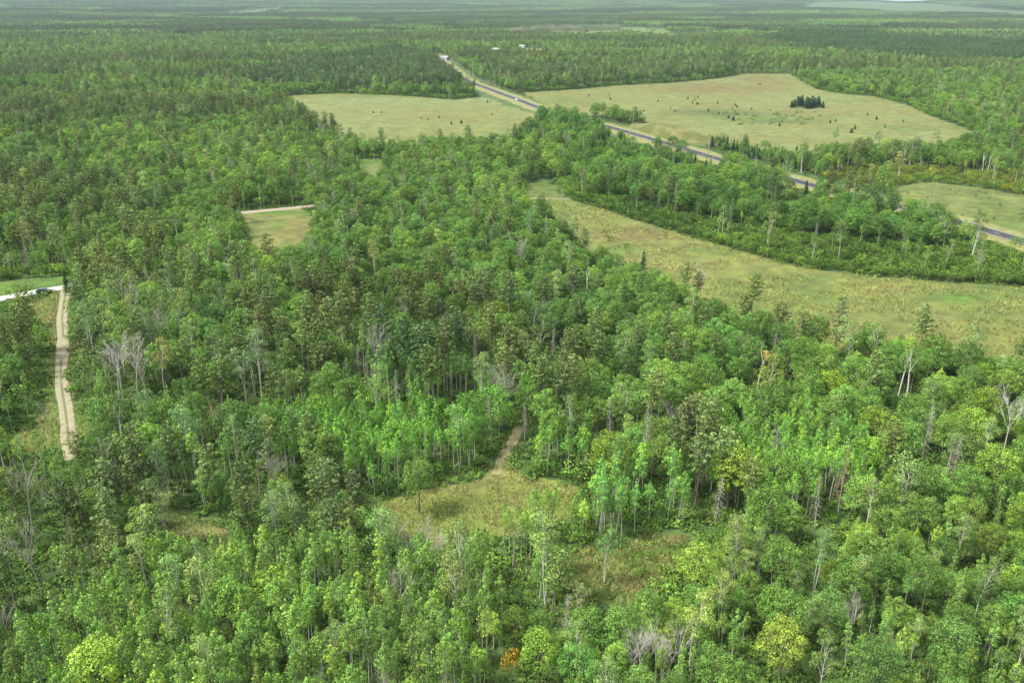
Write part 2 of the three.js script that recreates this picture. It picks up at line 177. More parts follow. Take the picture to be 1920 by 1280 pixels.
// ------------------------------------------------------------------ tree shapes
const V = (x, y, z) => new THREE.Vector3(x, y, z);
class Leaves {
  constructor(r) { this.p = []; this.n = []; this.c = []; this.i = []; this.r = r; }
  // one spray of leaves: a folded lozenge turned roughly outwards
  add(p, out, size, color, long = 1, tilt = 0.9) {
    const r = this.r, f = V(out.x + (r() - 0.5) * 2 * tilt, out.y + (r() - 0.5) * 2 * tilt, out.z + (r() - 0.5) * 2 * tilt).normalize();
    if (f.dot(out) < 0) f.negate();
    const a = V(r() - 0.5, r() - 0.5, r() - 0.5).cross(f).normalize(), b = f.clone().cross(a), k = this.p.length / 3;
    const la = size * long * (0.8 + 0.4 * r()), lb = size * (0.55 + 0.3 * r()), sag = size * 0.22;
    const q = [a.clone().multiplyScalar(la).addScaledVector(f, -sag), b.clone().multiplyScalar(lb), a.clone().multiplyScalar(-la).addScaledVector(f, -sag), b.clone().multiplyScalar(-lb)];
    const n = f.clone().multiplyScalar(0.55).addScaledVector(out, 0.85).normalize();
    for (const e of q) { this.p.push(p.x + e.x, p.y + e.y, p.z + e.z); this.n.push(n.x, n.y, n.z); this.c.push(...color); }
    this.i.push(k, k + 1, k + 2, k, k + 2, k + 3);
  }
  lobe(c, rx, ry, rz, count, size, col, o = {}) {
    const r = this.r;
    for (let m = 0; m < count; m++) {
      const th = r() * Math.PI * 2, y = lerp(o.bottom ?? -0.55, 1, r()), s = Math.sqrt(Math.max(0, 1 - y * y)), d = V(s * Math.cos(th), y, s * Math.sin(th));
      const k = lerp(0.72, 1.1, Math.pow(r(), 0.6)), p = V(c.x + d.x * rx * k, c.y + d.y * ry * k, c.z + d.z * rz * k);
      const out = V(d.x / rx, d.y / ry, d.z / rz).normalize(); out.y += 0.25; out.normalize();
      const g = lerp(0.7, 1.32, r()), yel = (r() - 0.5) * 0.22;
      this.add(p, out, size * lerp(0.5, 1.7, r() * r()), [col[0] * g * (1 + yel), col[1] * g, col[2] * g * (1 - yel)], o.long ?? 1, o.tilt ?? 0.9);
    }
  }
  get geometry() { const g = new THREE.BufferGeometry(); g.setAttribute('position', new THREE.Float32BufferAttribute(this.p, 3)); g.setAttribute('normal', new THREE.Float32BufferAttribute(this.n, 3)); g.setAttribute('color', new THREE.Float32BufferAttribute(this.c, 3)); g.setIndex(this.i); return g; }
}
// a tapered, bent limb through points with radii
function limb(pts, radii, sides = 5) {
  const pos = [], nor = [], idx = [], t = V(), a = V(), b = V();
  pts.forEach((p, k) => { t.subVectors(pts[Math.min(k + 1, pts.length - 1)], pts[Math.max(k - 1, 0)]).normalize(); a.set(t.y > 0.9 ? 1 : 0, t.y > 0.9 ? 0 : 1, 0).cross(t).normalize(); b.crossVectors(t, a); for (let s = 0; s < sides; s++) { const h = s / sides * 2 * Math.PI, c = Math.cos(h), d = Math.sin(h), n = V(a.x * c + b.x * d, a.y * c + b.y * d, a.z * c + b.z * d); pos.push(p.x + n.x * radii[k], p.y + n.y * radii[k], p.z + n.z * radii[k]); nor.push(n.x, n.y, n.z); } });
  for (let k = 0; k < pts.length - 1; k++) for (let s = 0; s < sides; s++) { const p = k * sides + s, q = k * sides + (s + 1) % sides; idx.push(p, q, p + sides, q, q + sides, p + sides); }
  const g = new THREE.BufferGeometry(); g.setAttribute('position', new THREE.Float32BufferAttribute(pos, 3)); g.setAttribute('normal', new THREE.Float32BufferAttribute(nor, 3)); g.setIndex(idx); return g;
}
function stem(r, H, r0, bend, top = 0.06, n = 6) { const a = r() * 6.28, b = r() * 6.28, pts = [], rad = []; for (let i = 0; i <= n; i++) { const t = i / n; pts.push(V(Math.cos(a) * bend * t * t + Math.cos(b) * bend * 0.3 * Math.sin(t * 5), t * H - (i ? 0 : 0.3), Math.sin(a) * bend * t * t + Math.sin(b) * bend * 0.3 * Math.sin(t * 5))); rad.push(lerp(r0, top, Math.pow(t, 0.8)) * (i ? 1 : 1.3)); } return { pts, rad, at: (t) => { const k = clamp(t) * n, i = Math.min(n - 1, Math.floor(k)); return pts[i].clone().lerp(pts[i + 1], k - i); } }; }
const branch = (from, to, r0, up = 0.15) => limb([from, from.clone().lerp(to, 0.5).add(V(0, from.distanceTo(to) * up, 0)), to], [r0, r0 * 0.65, r0 * 0.25], 4);

function oak(seed, H, R, col) {
  const r = rng(seed), L = new Leaves(r), s = stem(r, H * 0.72, 0.26, 0.5), wood = [limb(s.pts, s.rad, 6)];
  const cy = H * 0.58, ry = H * 0.38, n = 26 + Math.floor(r() * 6), off = r() * 6.28, tx = 0.85 + r() * 0.3;
  for (let i = 0; i < n; i++) {
    const y = 1 - (i + 0.5) / n * 1.62, q = Math.sqrt(Math.max(0, 1 - y * y)), th = off + i * 2.39996 + (r() - 0.5) * 0.5, k = lerp(0.56, 0.8, r());
    const c = V(Math.cos(th) * q * R * k * tx, cy + y * ry * k, Math.sin(th) * q * R * k / tx), lr = R * lerp(0.2, 0.36, r());
    const g = lerp(0.8, 1.22, r());
    L.lobe(c, lr, lr * lerp(0.62, 0.85, r()), lr, 215, 0.15, col.map((v) => v * g), { bottom: -0.45 });
    if (i % 3 === 0) wood.push(branch(s.at(lerp(0.45, 0.95, r())), c, 0.1));
  }
  return { crown: L.geometry, trunk: mergeGeometries(wood) };
}
function aspen(seed, H, R, col, base = 0.36) {
  const r = rng(seed), L = new Leaves(r), s = stem(r, H * 0.97, 0.11, 0.35, 0.025), wood = [limb(s.pts, s.rad, 5)];
  const n = 11 + Math.floor(r() * 4);
  for (let i = 0; i < n; i++) {
    const t = (i + r() * 0.7) / n, h = lerp(base, 0.93, t), th = i * 2.4 + r() * 1.2, w = R * (0.35 + 0.65 * Math.sin(Math.PI * Math.pow(0.18 + 0.8 * t, 0.85))) * (t > 0.85 ? 0.7 : 1), k = lerp(0.35, 0.8, r());
    const c = s.at(h).add(V(Math.cos(th) * w * k, H * 0.03, Math.sin(th) * w * k)), lr = w * lerp(0.36, 0.56, r()), g = lerp(0.8, 1.25, r());
    L.lobe(c, lr, lr * lerp(0.95, 1.35, r()), lr, 104, 0.12, col.map((v) => v * g), { bottom: -0.7, tilt: 1.1 });
    wood.push(branch(s.at(h - 0.1), c, 0.028, 0.05));
  }
  L.lobe(s.at(0.96), R * 0.22, H * 0.06, R * 0.22, 26, 0.15, col, {});
  return { crown: L.geometry, trunk: mergeGeometries(wood) };
}
function birch(seed, H, R, col) { // mature, pale stems, open crown high up
  const r = rng(seed), L = new Leaves(r), wood = [], stems = r() < 0.5 ? 1 : 2;
  for (let q = 0; q < stems; q++) {
    const s = stem(r, H * 0.95, 0.15, 1.1, 0.03); wood.push(limb(s.pts, s.rad, 5));
    const n = stems === 1 ? 13 : 8;
    for (let i = 0; i < n; i++) { const t = (i + r()) / n, h = lerp(0.52, 0.96, t), th = i * 2.4 + r() * 1.5, w = R * Math.sqrt(Math.max(0.1, 1 - (t * 0.95) ** 2)) * lerp(0.4, 0.85, r()), c = s.at(h).add(V(Math.cos(th) * w, H * 0.02, Math.sin(th) * w)), lr = R * lerp(0.28, 0.42, r()), g = lerp(0.82, 1.2, r()); L.lobe(c, lr, lr * 0.8, lr, 170, 0.14, col.map((v) => v * g), { bottom: -0.6, tilt: 1.1 }); wood.push(branch(s.at(h - 0.12), c, 0.05, 0.1)); }
  }
  return { crown: L.geometry, trunk: mergeGeometries(wood) };
}
function pine(seed, H, R, col, base = 0.5) {
  const r = rng(seed), L = new Leaves(r), s = stem(r, H * 0.97, 0.21, 0.7, 0.04), wood = [limb(s.pts, s.rad, 6)];
  const n = 44;
  for (let i = 0; i < n; i++) {
    const t = (i + r() * 0.8) / n, h = lerp(base, 0.985, t), th = i * 2.4 + r() * 0.9, w = R * Math.sqrt(Math.max(0.03, 1 - Math.pow(t, 2.2))) * (0.6 + 0.4 * Math.min(1, t * 3)) * lerp(0.5, 1.1, r()), a = s.at(h), tip = a.clone().add(V(Math.cos(th) * w, w * lerp(-0.05, 0.3, r()), Math.sin(th) * w));
    if (i % 2 === 0) wood.push(branch(a, tip, 0.045, -0.04));
    const g = lerp(0.8, 1.2, r()), m = Math.max(1, Math.round(w / 0.85));
    for (let q = 0; q < m; q++) { const c = a.clone().lerp(tip, (q + 1) / m).add(V((r() - 0.5) * 0.4, 0.1, (r() - 0.5) * 0.4)); L.lobe(c, 0.5, 0.32, 0.5, 20, 0.19, col.map((v) => v * g), { long: 1.5, tilt: 1.3, bottom: -0.4 }); }
  }
  for (let i = 0; i < 7; i++) { const h = lerp(base - 0.25, base, r()), th = r() * 6.28, w = R * lerp(0.25, 0.5, r()), a = s.at(h); wood.push(branch(a, a.clone().add(V(Math.cos(th) * w, -0.2, Math.sin(th) * w)), 0.025, -0.05)); }
  return { crown: L.geometry, trunk: mergeGeometries(wood) };
}
function spruce(seed, H, R, col) {
  const r = rng(seed), L = new Leaves(r), s = stem(r, H, 0.15, 0.15, 0.02), n = 90, wood = [limb(s.pts, s.rad, 5)];
  for (let i = 0; i < n; i++) { const t = i / n, h = lerp(0.08, 0.99, t), th = i * 2.4 + r(), w = R * Math.pow(1 - t, 0.9) * lerp(0.75, 1.1, r()) + 0.15, a = s.at(h), tip = a.clone().add(V(Math.cos(th) * w, -w * 0.28, Math.sin(th) * w)), g = lerp(0.8, 1.2, r()), m = Math.max(1, Math.round(w / 0.6)); for (let q = 0; q < m; q++) L.lobe(a.clone().lerp(tip, (q + 1) / m), 0.34, 0.22, 0.34, 5, 0.3, col.map((v) => v * g), { long: 1.4, tilt: 1.1 }); }
  return { crown: L.geometry, trunk: mergeGeometries(wood) };
}
function shrub(seed, H, R, col) {
  const r = rng(seed), L = new Leaves(r), wood = [], n = 6;
  for (let i = 0; i < n; i++) { const th = i * 2.4 + r(), k = i ? lerp(0.35, 0.8, r()) : 0, c = V(Math.cos(th) * R * k, H * lerp(0.42, 0.7, r()), Math.sin(th) * R * k), lr = R * lerp(0.35, 0.5, r()), g = lerp(0.8, 1.2, r()); L.lobe(c, lr, H * 0.3, lr, 80, 0.12, col.map((v) => v * g), { bottom: -0.6, tilt: 1.1 }); wood.push(branch(V((r() - 0.5) * 0.3, -0.1, (r() - 0.5) * 0.3), c, 0.03)); }
  return { crown: L.geometry, trunk: mergeGeometries(wood) };
}
// bare wood; style 'twiggy' keeps fine twigs, 'snag' only thick bleached forks, 'conifer' short drooping stubs
function deadTree(seed, H, R, style) {
  const r = rng(seed), wood = [], twigs = [];
  const grow = (from, dir, len, rad, level) => {
    const mid = from.clone().addScaledVector(dir, len * 0.5).add(V((r() - 0.5) * len * 0.14, 0, (r() - 0.5) * len * 0.14)), to = from.clone().addScaledVector(dir, len).add(V((r() - 0.5) * len * 0.2, len * 0.05, (r() - 0.5) * len * 0.2));
    (level < 2 ? wood : twigs).push(limb([from, mid, to], [rad, rad * 0.75, rad * 0.45], level < 2 ? 5 : 3));
    if (level >= (style === 'snag' ? 2 : 3)) return;
    const n = style === 'snag' ? 2 + (r() < 0.4) : 4 + Math.floor(r() * 3);
    for (let i = 0; i < n; i++) { const th = r() * 6.28, sp = lerp(0.35, 0.85, r()), d = dir.clone().add(V(Math.cos(th) * sp, 0.15 + r() * 0.2, Math.sin(th) * sp)).normalize(); grow(mid.clone().lerp(to, style === 'snag' ? r() * 0.6 + 0.4 : r()), d, len * lerp(0.42, 0.7, r()), Math.max(0.022, rad * 0.5), level + 1); }
  };
  if (style === 'conifer') {
    const s = stem(r, H, 0.16, 0.4, 0.03); wood.push(limb(s.pts, s.rad, 6));
    for (let i = 0; i < 60; i++) { const t = i / 60, a = s.at(lerp(0.22, 0.98, t)), th = i * 2.4 + r(), w = R * Math.pow(1 - t, 0.7) * lerp(0.4, 1, r()) + 0.2, tip = a.clone().add(V(Math.cos(th) * w, -w * lerp(0.1, 0.5, r()), Math.sin(th) * w)); twigs.push(branch(a, tip, 0.03, 0.06)); for (let q = 0; q < 4; q++) { const m = a.clone().lerp(tip, 0.35 + 0.6 * r()); twigs.push(limb([m, m.clone().add(V((r() - 0.5) * 0.9, -r() * 0.6, (r() - 0.5) * 0.9))], [0.022, 0.012], 3)); } }
  } else {
    const s = stem(r, H * 0.62, style === 'snag' ? 0.2 : 0.15, 0.8, style === 'snag' ? 0.13 : 0.09); wood.push(limb(s.pts, s.rad, 6));
    const n = style === 'snag' ? 3 : 7;
    for (let i = 0; i < n; i++) { const th = i * 2.4 + r(), sp = style === 'snag' ? lerp(0.15, 0.45, r()) : lerp(0.25, 0.7, r()); grow(s.at(style === 'snag' ? lerp(0.75, 1, r()) : lerp(0.6, 1, i / n)), V(Math.cos(th) * sp, 1, Math.sin(th) * sp).normalize(), H * lerp(0.17, 0.26, r()), style === 'snag' ? 0.1 : 0.06, 1); }
  }
  return { trunk: mergeGeometries(wood), crown: twigs.length ? mergeGeometries(twigs) : null };
}

// ------------------------------------------------------------------ species
const leafMat = () => new THREE.MeshPhysicalMaterial({ vertexColors: true, roughness: 0.75, specularIntensity: 0.18, transmission: 0 });
const bark = { aspen: std([0.50, 0.49, 0.41]), oak: std([0.14, 0.115, 0.09]), birch: std([0.60, 0.57, 0.50]), pine: std([0.24, 0.195, 0.155]), spruce: std([0.16, 0.13, 0.10]), shrub: std([0.15, 0.12, 0.09]), dead: std([0.36, 0.335, 0.29]), bleached: std([0.66, 0.63, 0.57]) };
const many = (n, f) => Array.from({ length: n }, (_, i) => f(i));
const COL = { aspen: [0.166, 0.305, 0.066], oak: [0.116, 0.224, 0.050], birch: [0.178, 0.272, 0.090], pine: [0.138, 0.200, 0.070], spruce: [0.05, 0.095, 0.05], shrub: [0.112, 0.206, 0.042] };
const SPECIES = {
  aspen: { name: 'aspen_tree', cat: 'aspen', forms: many(7, (i) => aspen(100 + i, 10.5 + (i % 4) * 1.2, 1.2 + (i % 3) * 0.2, COL.aspen, 0.47 + (i % 3) * 0.07)), wood: bark.aspen },
  oak: { name: 'oak_tree', cat: 'oak', forms: many(7, (i) => oak(200 + i, 12 + (i % 4) * 1.1, 4.0 + (i % 3) * 0.6, COL.oak)), wood: bark.oak },
  birch: { name: 'birch_tree', cat: 'birch', forms: many(5, (i) => birch(300 + i, 16 + (i % 3) * 1.8, 3.0 + (i % 2) * 0.5, COL.birch)), wood: bark.birch },
  pine: { name: 'pine_tree', cat: 'pine', forms: many(5, (i) => pine(400 + i, 17 + (i % 3) * 2, 3.0 + (i % 2) * 0.5, COL.pine, 0.42 + (i % 3) * 0.06)), wood: bark.pine },
  spruce: { name: 'spruce_tree', cat: 'spruce', forms: many(3, (i) => spruce(500 + i, 12, 2.3, COL.spruce)), wood: bark.spruce },
  shrub: { name: 'bush', cat: 'bush', forms: many(5, (i) => shrub(600 + i, 2.6, 1.7, COL.shrub)), wood: bark.shrub },
  dead: { name: 'dead_tree', cat: 'dead tree', forms: many(6, (i) => deadTree(700 + i, 14 + i % 3 * 2, 2.2, i % 2 ? 'conifer' : 'twiggy')), wood: bark.dead },
};
for (const s of Object.values(SPECIES)) { s.leaf = s === SPECIES.dead ? bark.dead : leafMat(); s.tints = new Map(); }

// ------------------------------------------------------------------ which trees grow where
const Z = [];
const zone = (pts, o) => Z.push({ tint: [1, 1, 1], ...region(pts), ...o, step: o.step * 0.86 });
const belt = { step: 2.5, mix: { shrub: 0.98, aspen: 0.014, birch: 0.004, dead: 0.002 }, size: 1.15, tint: [0.98, 0.93, 0.85] };
zone([[1000, 345], [1070, 352], [1140, 375], [1230, 395], [1330, 418], [1400, 430], [1480, 443], [1580, 455], [1680, 465], [1800, 480], [1990, 490], [1990, 545], [1800, 534], [1640, 522], [1500, 505], [1420, 485], [1300, 450], [1200, 420], [1130, 397], [1060, 376]], belt);
zone([[1530, 332], [1600, 316], [1700, 316], [1800, 322], [1990, 335], [1990, 382], [1830, 352], [1740, 342], [1670, 354], [1600, 348]], { ...belt, step: 3.4, tint: [1.3, 0.95, 0.8] });
zone([[1205, 214], [1260, 222], [1330, 246], [1420, 278], [1500, 300], [1570, 316], [1500, 322], [1420, 304], [1340, 280], [1260, 254]], { step: 4.2, mix: { shrub: 0.55, oak: 0.2, aspen: 0.1, spruce: 0.12, birch: 0.03 }, size: 0.75 });
const lowRoad = { low: true, step: 3.2, mix: { shrub: 0.8, aspen: 0.1, oak: 0.06, spruce: 0.04 }, size: 0.75, tint: [0.95, 1, 0.9] };
zone([[1138, 243], [1260, 277], [1360, 305], [1360, 348], [1280, 338], [1190, 314], [1110, 290]], lowRoad);
zone([[1480, 338], [1520, 348], [1526, 388], [1490, 384]], lowRoad);
zone([[1770, 416], [1870, 444], [1950, 470], [1930, 500], [1840, 470], [1760, 440]], lowRoad);
const sparse = { step: 3.1, mix: { shrub: 0.9, aspen: 0.08, dead: 0.02 }, size: 0.6, tint: [1, 1, 0.9] };
zone([[-80, 572], [34, 570], [60, 590], [90, 612], [84, 655], [-80, 640]], sparse);
zone([[90, 836], [150, 838], [190, 815], [200, 850], [160, 905], [90, 900]], sparse);
zone([[690, 985], [760, 1020], [830, 1030], [930, 1008], [940, 1052], [830, 1088], [720, 1075]], sparse);
zone([[1040, 1085], [1240, 1120], [1262, 1176], [1140, 1190], [1040, 1166]], sparse);
zone([[1270, 1060], [1420, 1010], [1640, 1000], [2100, 960], [2300, 1600], [900, 1600], [930, 1210], [1040, 1190], [1240, 1190]], { step: 3.75, mix: { oak: 0.36, aspen: 0.47, birch: 0.10, shrub: 0.06, dead: 0.01 }, size: 0.76, tint: [1.04, 1.0, 0.95] });
zone([[1060, 292], [1110, 292], [1190, 316], [1280, 340], [1360, 350], [1410, 362], [1470, 390], [1540, 394], [1640, 400], [1700, 395], [1790, 412], [1850, 440], [1840, 472], [1800, 478], [1680, 463], [1580, 453], [1480, 441], [1400, 428], [1330, 416], [1230, 393], [1140, 373], [1070, 350]], { step: 4.9, mix: { oak: 0.58, shrub: 0.34, aspen: 0.06, pine: 0.015, dead: 0.005 }, size: 0.95, tint: [0.88, 0.95, 0.92], skirt: true });
zone([[980, 200], [1060, 218], [1140, 240], [1140, 260], [1110, 280], [1050, 290], [980, 262]], { step: 5.2, mix: { oak: 0.5, aspen: 0.3, shrub: 0.15, birch: 0.05 }, size: 1.1, tint: [0.92, 1, 0.95] });
const young = { step: 2.65, mix: { aspen: 0.95, birch: 0.02, dead: 0.007, oak: 0.023 }, size: 1.0, tint: [1, 1, 1] };
zone([[-60, 1240], [130, 1190], [260, 1130], [420, 1078], [640, 1080], [720, 1062], [980, 1078], [1040, 1130], [930, 1200], [900, 1600], [-200, 1600]], { ...young, tint: [1.02, 1, 0.95] });
zone([[470, 832], [600, 802], [760, 792], [900, 850], [890, 890], [800, 905], [700, 940], [600, 902], [500, 902]], { ...young, tint: [0.9, 1.08, 0.8] });
zone([[150, 820], [300, 800], [460, 832], [470, 900], [420, 930], [250, 930], [160, 900]], { ...young, step: 3.4, tint: [0.95, 1, 0.95], mix: { aspen: 0.75, oak: 0.12, birch: 0.1, dead: 0.03 } });
zone([[140, 600], [300, 590], [440, 620], [480, 680], [420, 705], [300, 720], [180, 700], [150, 650]], { ...young, step: 3.6, tint: [1, 1.02, 0.95], mix: { aspen: 0.66, oak: 0.18, birch: 0.1, pine: 0.04, dead: 0.02 } });
zone([[1090, 965], [1200, 900], [1290, 960], [1290, 1008], [1200, 1032], [1120, 1022]], { ...young, tint: [0.8, 0.95, 0.95], size: 1.2 });
zone([[930, 985], [1110, 968], [1128, 1020], [1020, 1040], [940, 1056], [830, 1052]], { ...young, tint: [1.0, 1.02, 0.85], size: 0.9, mix: { aspen: 0.96, birch: 0.02, dead: 0.02 } });
zone([[990, 850], [1120, 830], [1130, 890], [1000, 900]], { ...young, tint: [0.9, 1, 0.85] });
zone([[1340, 870], [1480, 810], [1620, 860], [1640, 940], [1560, 990], [1400, 980], [1330, 930]], { ...young, tint: [0.92, 1.05, 0.8] });
zone([[640, 705], [780, 685], [880, 705], [880, 765], [760, 785], [650, 765]], { ...young, tint: [0.85, 0.98, 1.0], size: 1.1, mix: { aspen: 0.8, pine: 0.15, dead: 0.05 } });
zone([[100, 990], [230, 935], [420, 925], [600, 905], [690, 950], [690, 1030], [560, 1060], [330, 1075], [150, 1085], [80, 1050]], { step: 5.0, mix: { pine: 0.66, oak: 0.12, birch: 0.08, shrub: 0.08, dead: 0.06 }, size: 0.95, tint: [1, 1, 0.95] });
zone([[1255, 880], [1340, 850], [1362, 1000], [1310, 1060], [1245, 1000]], { step: 4.6, mix: { pine: 0.7, dead: 0.14, oak: 0.16 }, size: 0.95 });
zone([[640, 562], [760, 556], [880, 582], [905, 622], [780, 644], [660, 624]], { step: 3.6, mix: { shrub: 0.72, oak: 0.12, pine: 0.12, dead: 0.04 }, size: 1.0, tint: [1.1, 1, 0.85] });
zone([[740, 800], [950, 780], [962, 800], [935, 850], [900, 895], [830, 905], [770, 870]], { step: 3.0, mix: { shrub: 0.72, oak: 0.12, aspen: 0.08, dead: 0.08 }, size: 1.0, tint: [0.9, 1, 0.85] });
zone([[450, 500], [600, 400], [880, 335], [985, 385], [1060, 440], [1250, 560], [1400, 640], [1480, 690], [1300, 720], [1000, 660], [900, 575], [700, 556], [560, 530]], { step: 5.6, mix: { oak: 0.87, pine: 0.05, birch: 0.05, dead: 0.03 }, size: 0.92, tint: [1, 1, 1] });
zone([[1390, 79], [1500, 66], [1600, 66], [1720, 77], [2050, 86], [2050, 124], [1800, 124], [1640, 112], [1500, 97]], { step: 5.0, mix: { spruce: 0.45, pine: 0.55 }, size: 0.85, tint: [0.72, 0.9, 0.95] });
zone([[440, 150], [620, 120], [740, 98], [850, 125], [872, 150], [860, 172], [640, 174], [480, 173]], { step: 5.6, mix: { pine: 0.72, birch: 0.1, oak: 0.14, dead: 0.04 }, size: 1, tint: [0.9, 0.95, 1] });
zone([[880, 120], [1000, 128], [1200, 128], [1400, 112], [1410, 136], [1300, 150], [1100, 166], [980, 170], [930, 158]], { step: 5.8, mix: { pine: 0.4, oak: 0.36, birch: 0.2, dead: 0.04 }, size: 1 });
zone([[1240, 50], [1420, 38], [1600, 38], [1900, 46], [2050, 48], [2050, 66], [1700, 62], [1500, 60], [1300, 66]], { step: 7.5, mix: { aspen: 0.55, dead: 0.25, pine: 0.2 }, size: 0.85, tint: [1.3, 1.1, 1.3] });
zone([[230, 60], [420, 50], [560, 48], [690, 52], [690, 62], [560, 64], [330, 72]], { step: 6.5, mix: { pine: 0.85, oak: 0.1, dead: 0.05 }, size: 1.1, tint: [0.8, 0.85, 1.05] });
const dflt = { step: 5.1, mix: null, size: 1, tint: [1.14, 1.1, 1.0] };
const keepClear = [[[850, 140], [880, 152], [960, 186], [1022, 206], [1062, 217], [1030, 226], [1010, 216], [960, 202], [905, 183], [872, 168]], [[1138, 243], [1260, 275], [1362, 303], [1364, 314], [1270, 290], [1140, 256]]].map(region);
const zoneAt = (x, z) => { for (const q of Z) if (q.has(x, z)) return q; return dflt; };
function defaultMix(x, z) { const a = fbm(x / 120, z / 120, 3, 201), b = fbm(x / 70, z / 70, 3, 203); const d = Math.hypot(x, z), far = smooth(500, 1000, d), e = fbm(x / 420 + 3, z / 150, 3, 207), pineW = lerp(smooth(0.55, 0.72, a) * 0.4 + 0.06, smooth(0.54, 0.68, e) * 0.62 + 0.05, far), asp = smooth(0.55, 0.7, b) * 0.45 + 0.07; return { pine: pineW, aspen: asp, birch: 0.05, dead: 0.010, oak: Math.max(0.2, 0.75 - pineW - asp * 0.6) }; }
function choose(mix, u) { let t = 0; for (const k in mix) t += mix[k]; u *= t; for (const k in mix) { u -= mix[k]; if (u <= 0) return k; } return 'oak'; }
const isOpen = (x, z, m = 0) => { for (const o of keepClear) if (o.has(x, z)) return true; for (const o of opens) { if (o === blowdown) continue; if (o.has(x, z)) return true; if (m && (o.has(x + m, z) || o.has(x - m, z) || o.has(x, z + m) || o.has(x, z - m))) return true; } return false; };
const inWedge = (x, z, m = 1.12) => Math.abs(x) < -z * 0.605 * m + 22;
const placed = []; // { sp, form, x, z, s, turn, tint, d }
const reserved = []; // room kept for trees placed by hand
function tintFor(sp, x, z, h, zt) {
  const n = fbm(x / 45, z / 45, 3, 301), w = hash(Math.round(x * 10), Math.round(z * 10), 5), v = hash(Math.round(x * 10), Math.round(z * 10), 6);
  let b = (0.66 + 0.6 * n) * (0.7 + 0.62 * w), y = 1 + (v - 0.5) * 0.16 + (n - 0.5) * 0.12;
  const t = [b * y * zt[0], b * zt[1], b * (2 - y) * 0.93 * zt[2]];
  if (h < 0.022 && (sp === 'oak' || sp === 'birch' || sp === 'shrub')) { t[0] *= 1.5; t[1] *= 1.22; } // a few early yellowing crowns
  else if (h < 0.16 && sp !== 'pine') { t[0] *= 1.45; t[1] *= 1.3; }
  return t;
}
function grow(step, d0, d1, pick) {
  for (let j = Math.floor(-d1 / step); j <= -d0 * 0.8 / step; j++) {
    const zc = j * step, lim = -zc * 0.605 * 1.12 + 22;
    for (let i = Math.floor(-lim / step); i <= lim / step; i++) {
      const h1 = hash(i, j, Math.round(step * 100)), h2 = hash(i, j, Math.round(step * 100) + 1), x = (i + 0.5 + (h1 - 0.5) * 0.95) * step, z = zc + (0.5 + (h2 - 0.5) * 0.95) * step, d = Math.hypot(x, z);
      if (d < d0 || d >= d1 || !inWedge(x, z)) continue;
      pick(x, z, d, hash(i, j, 7 + Math.round(step * 100)), hash(i, j, 8 + Math.round(step * 100)), hash(i, j, 9 + Math.round(step * 100)));
    }
  }
}
const NEAR0 = 76, MIDFAR = 2400;
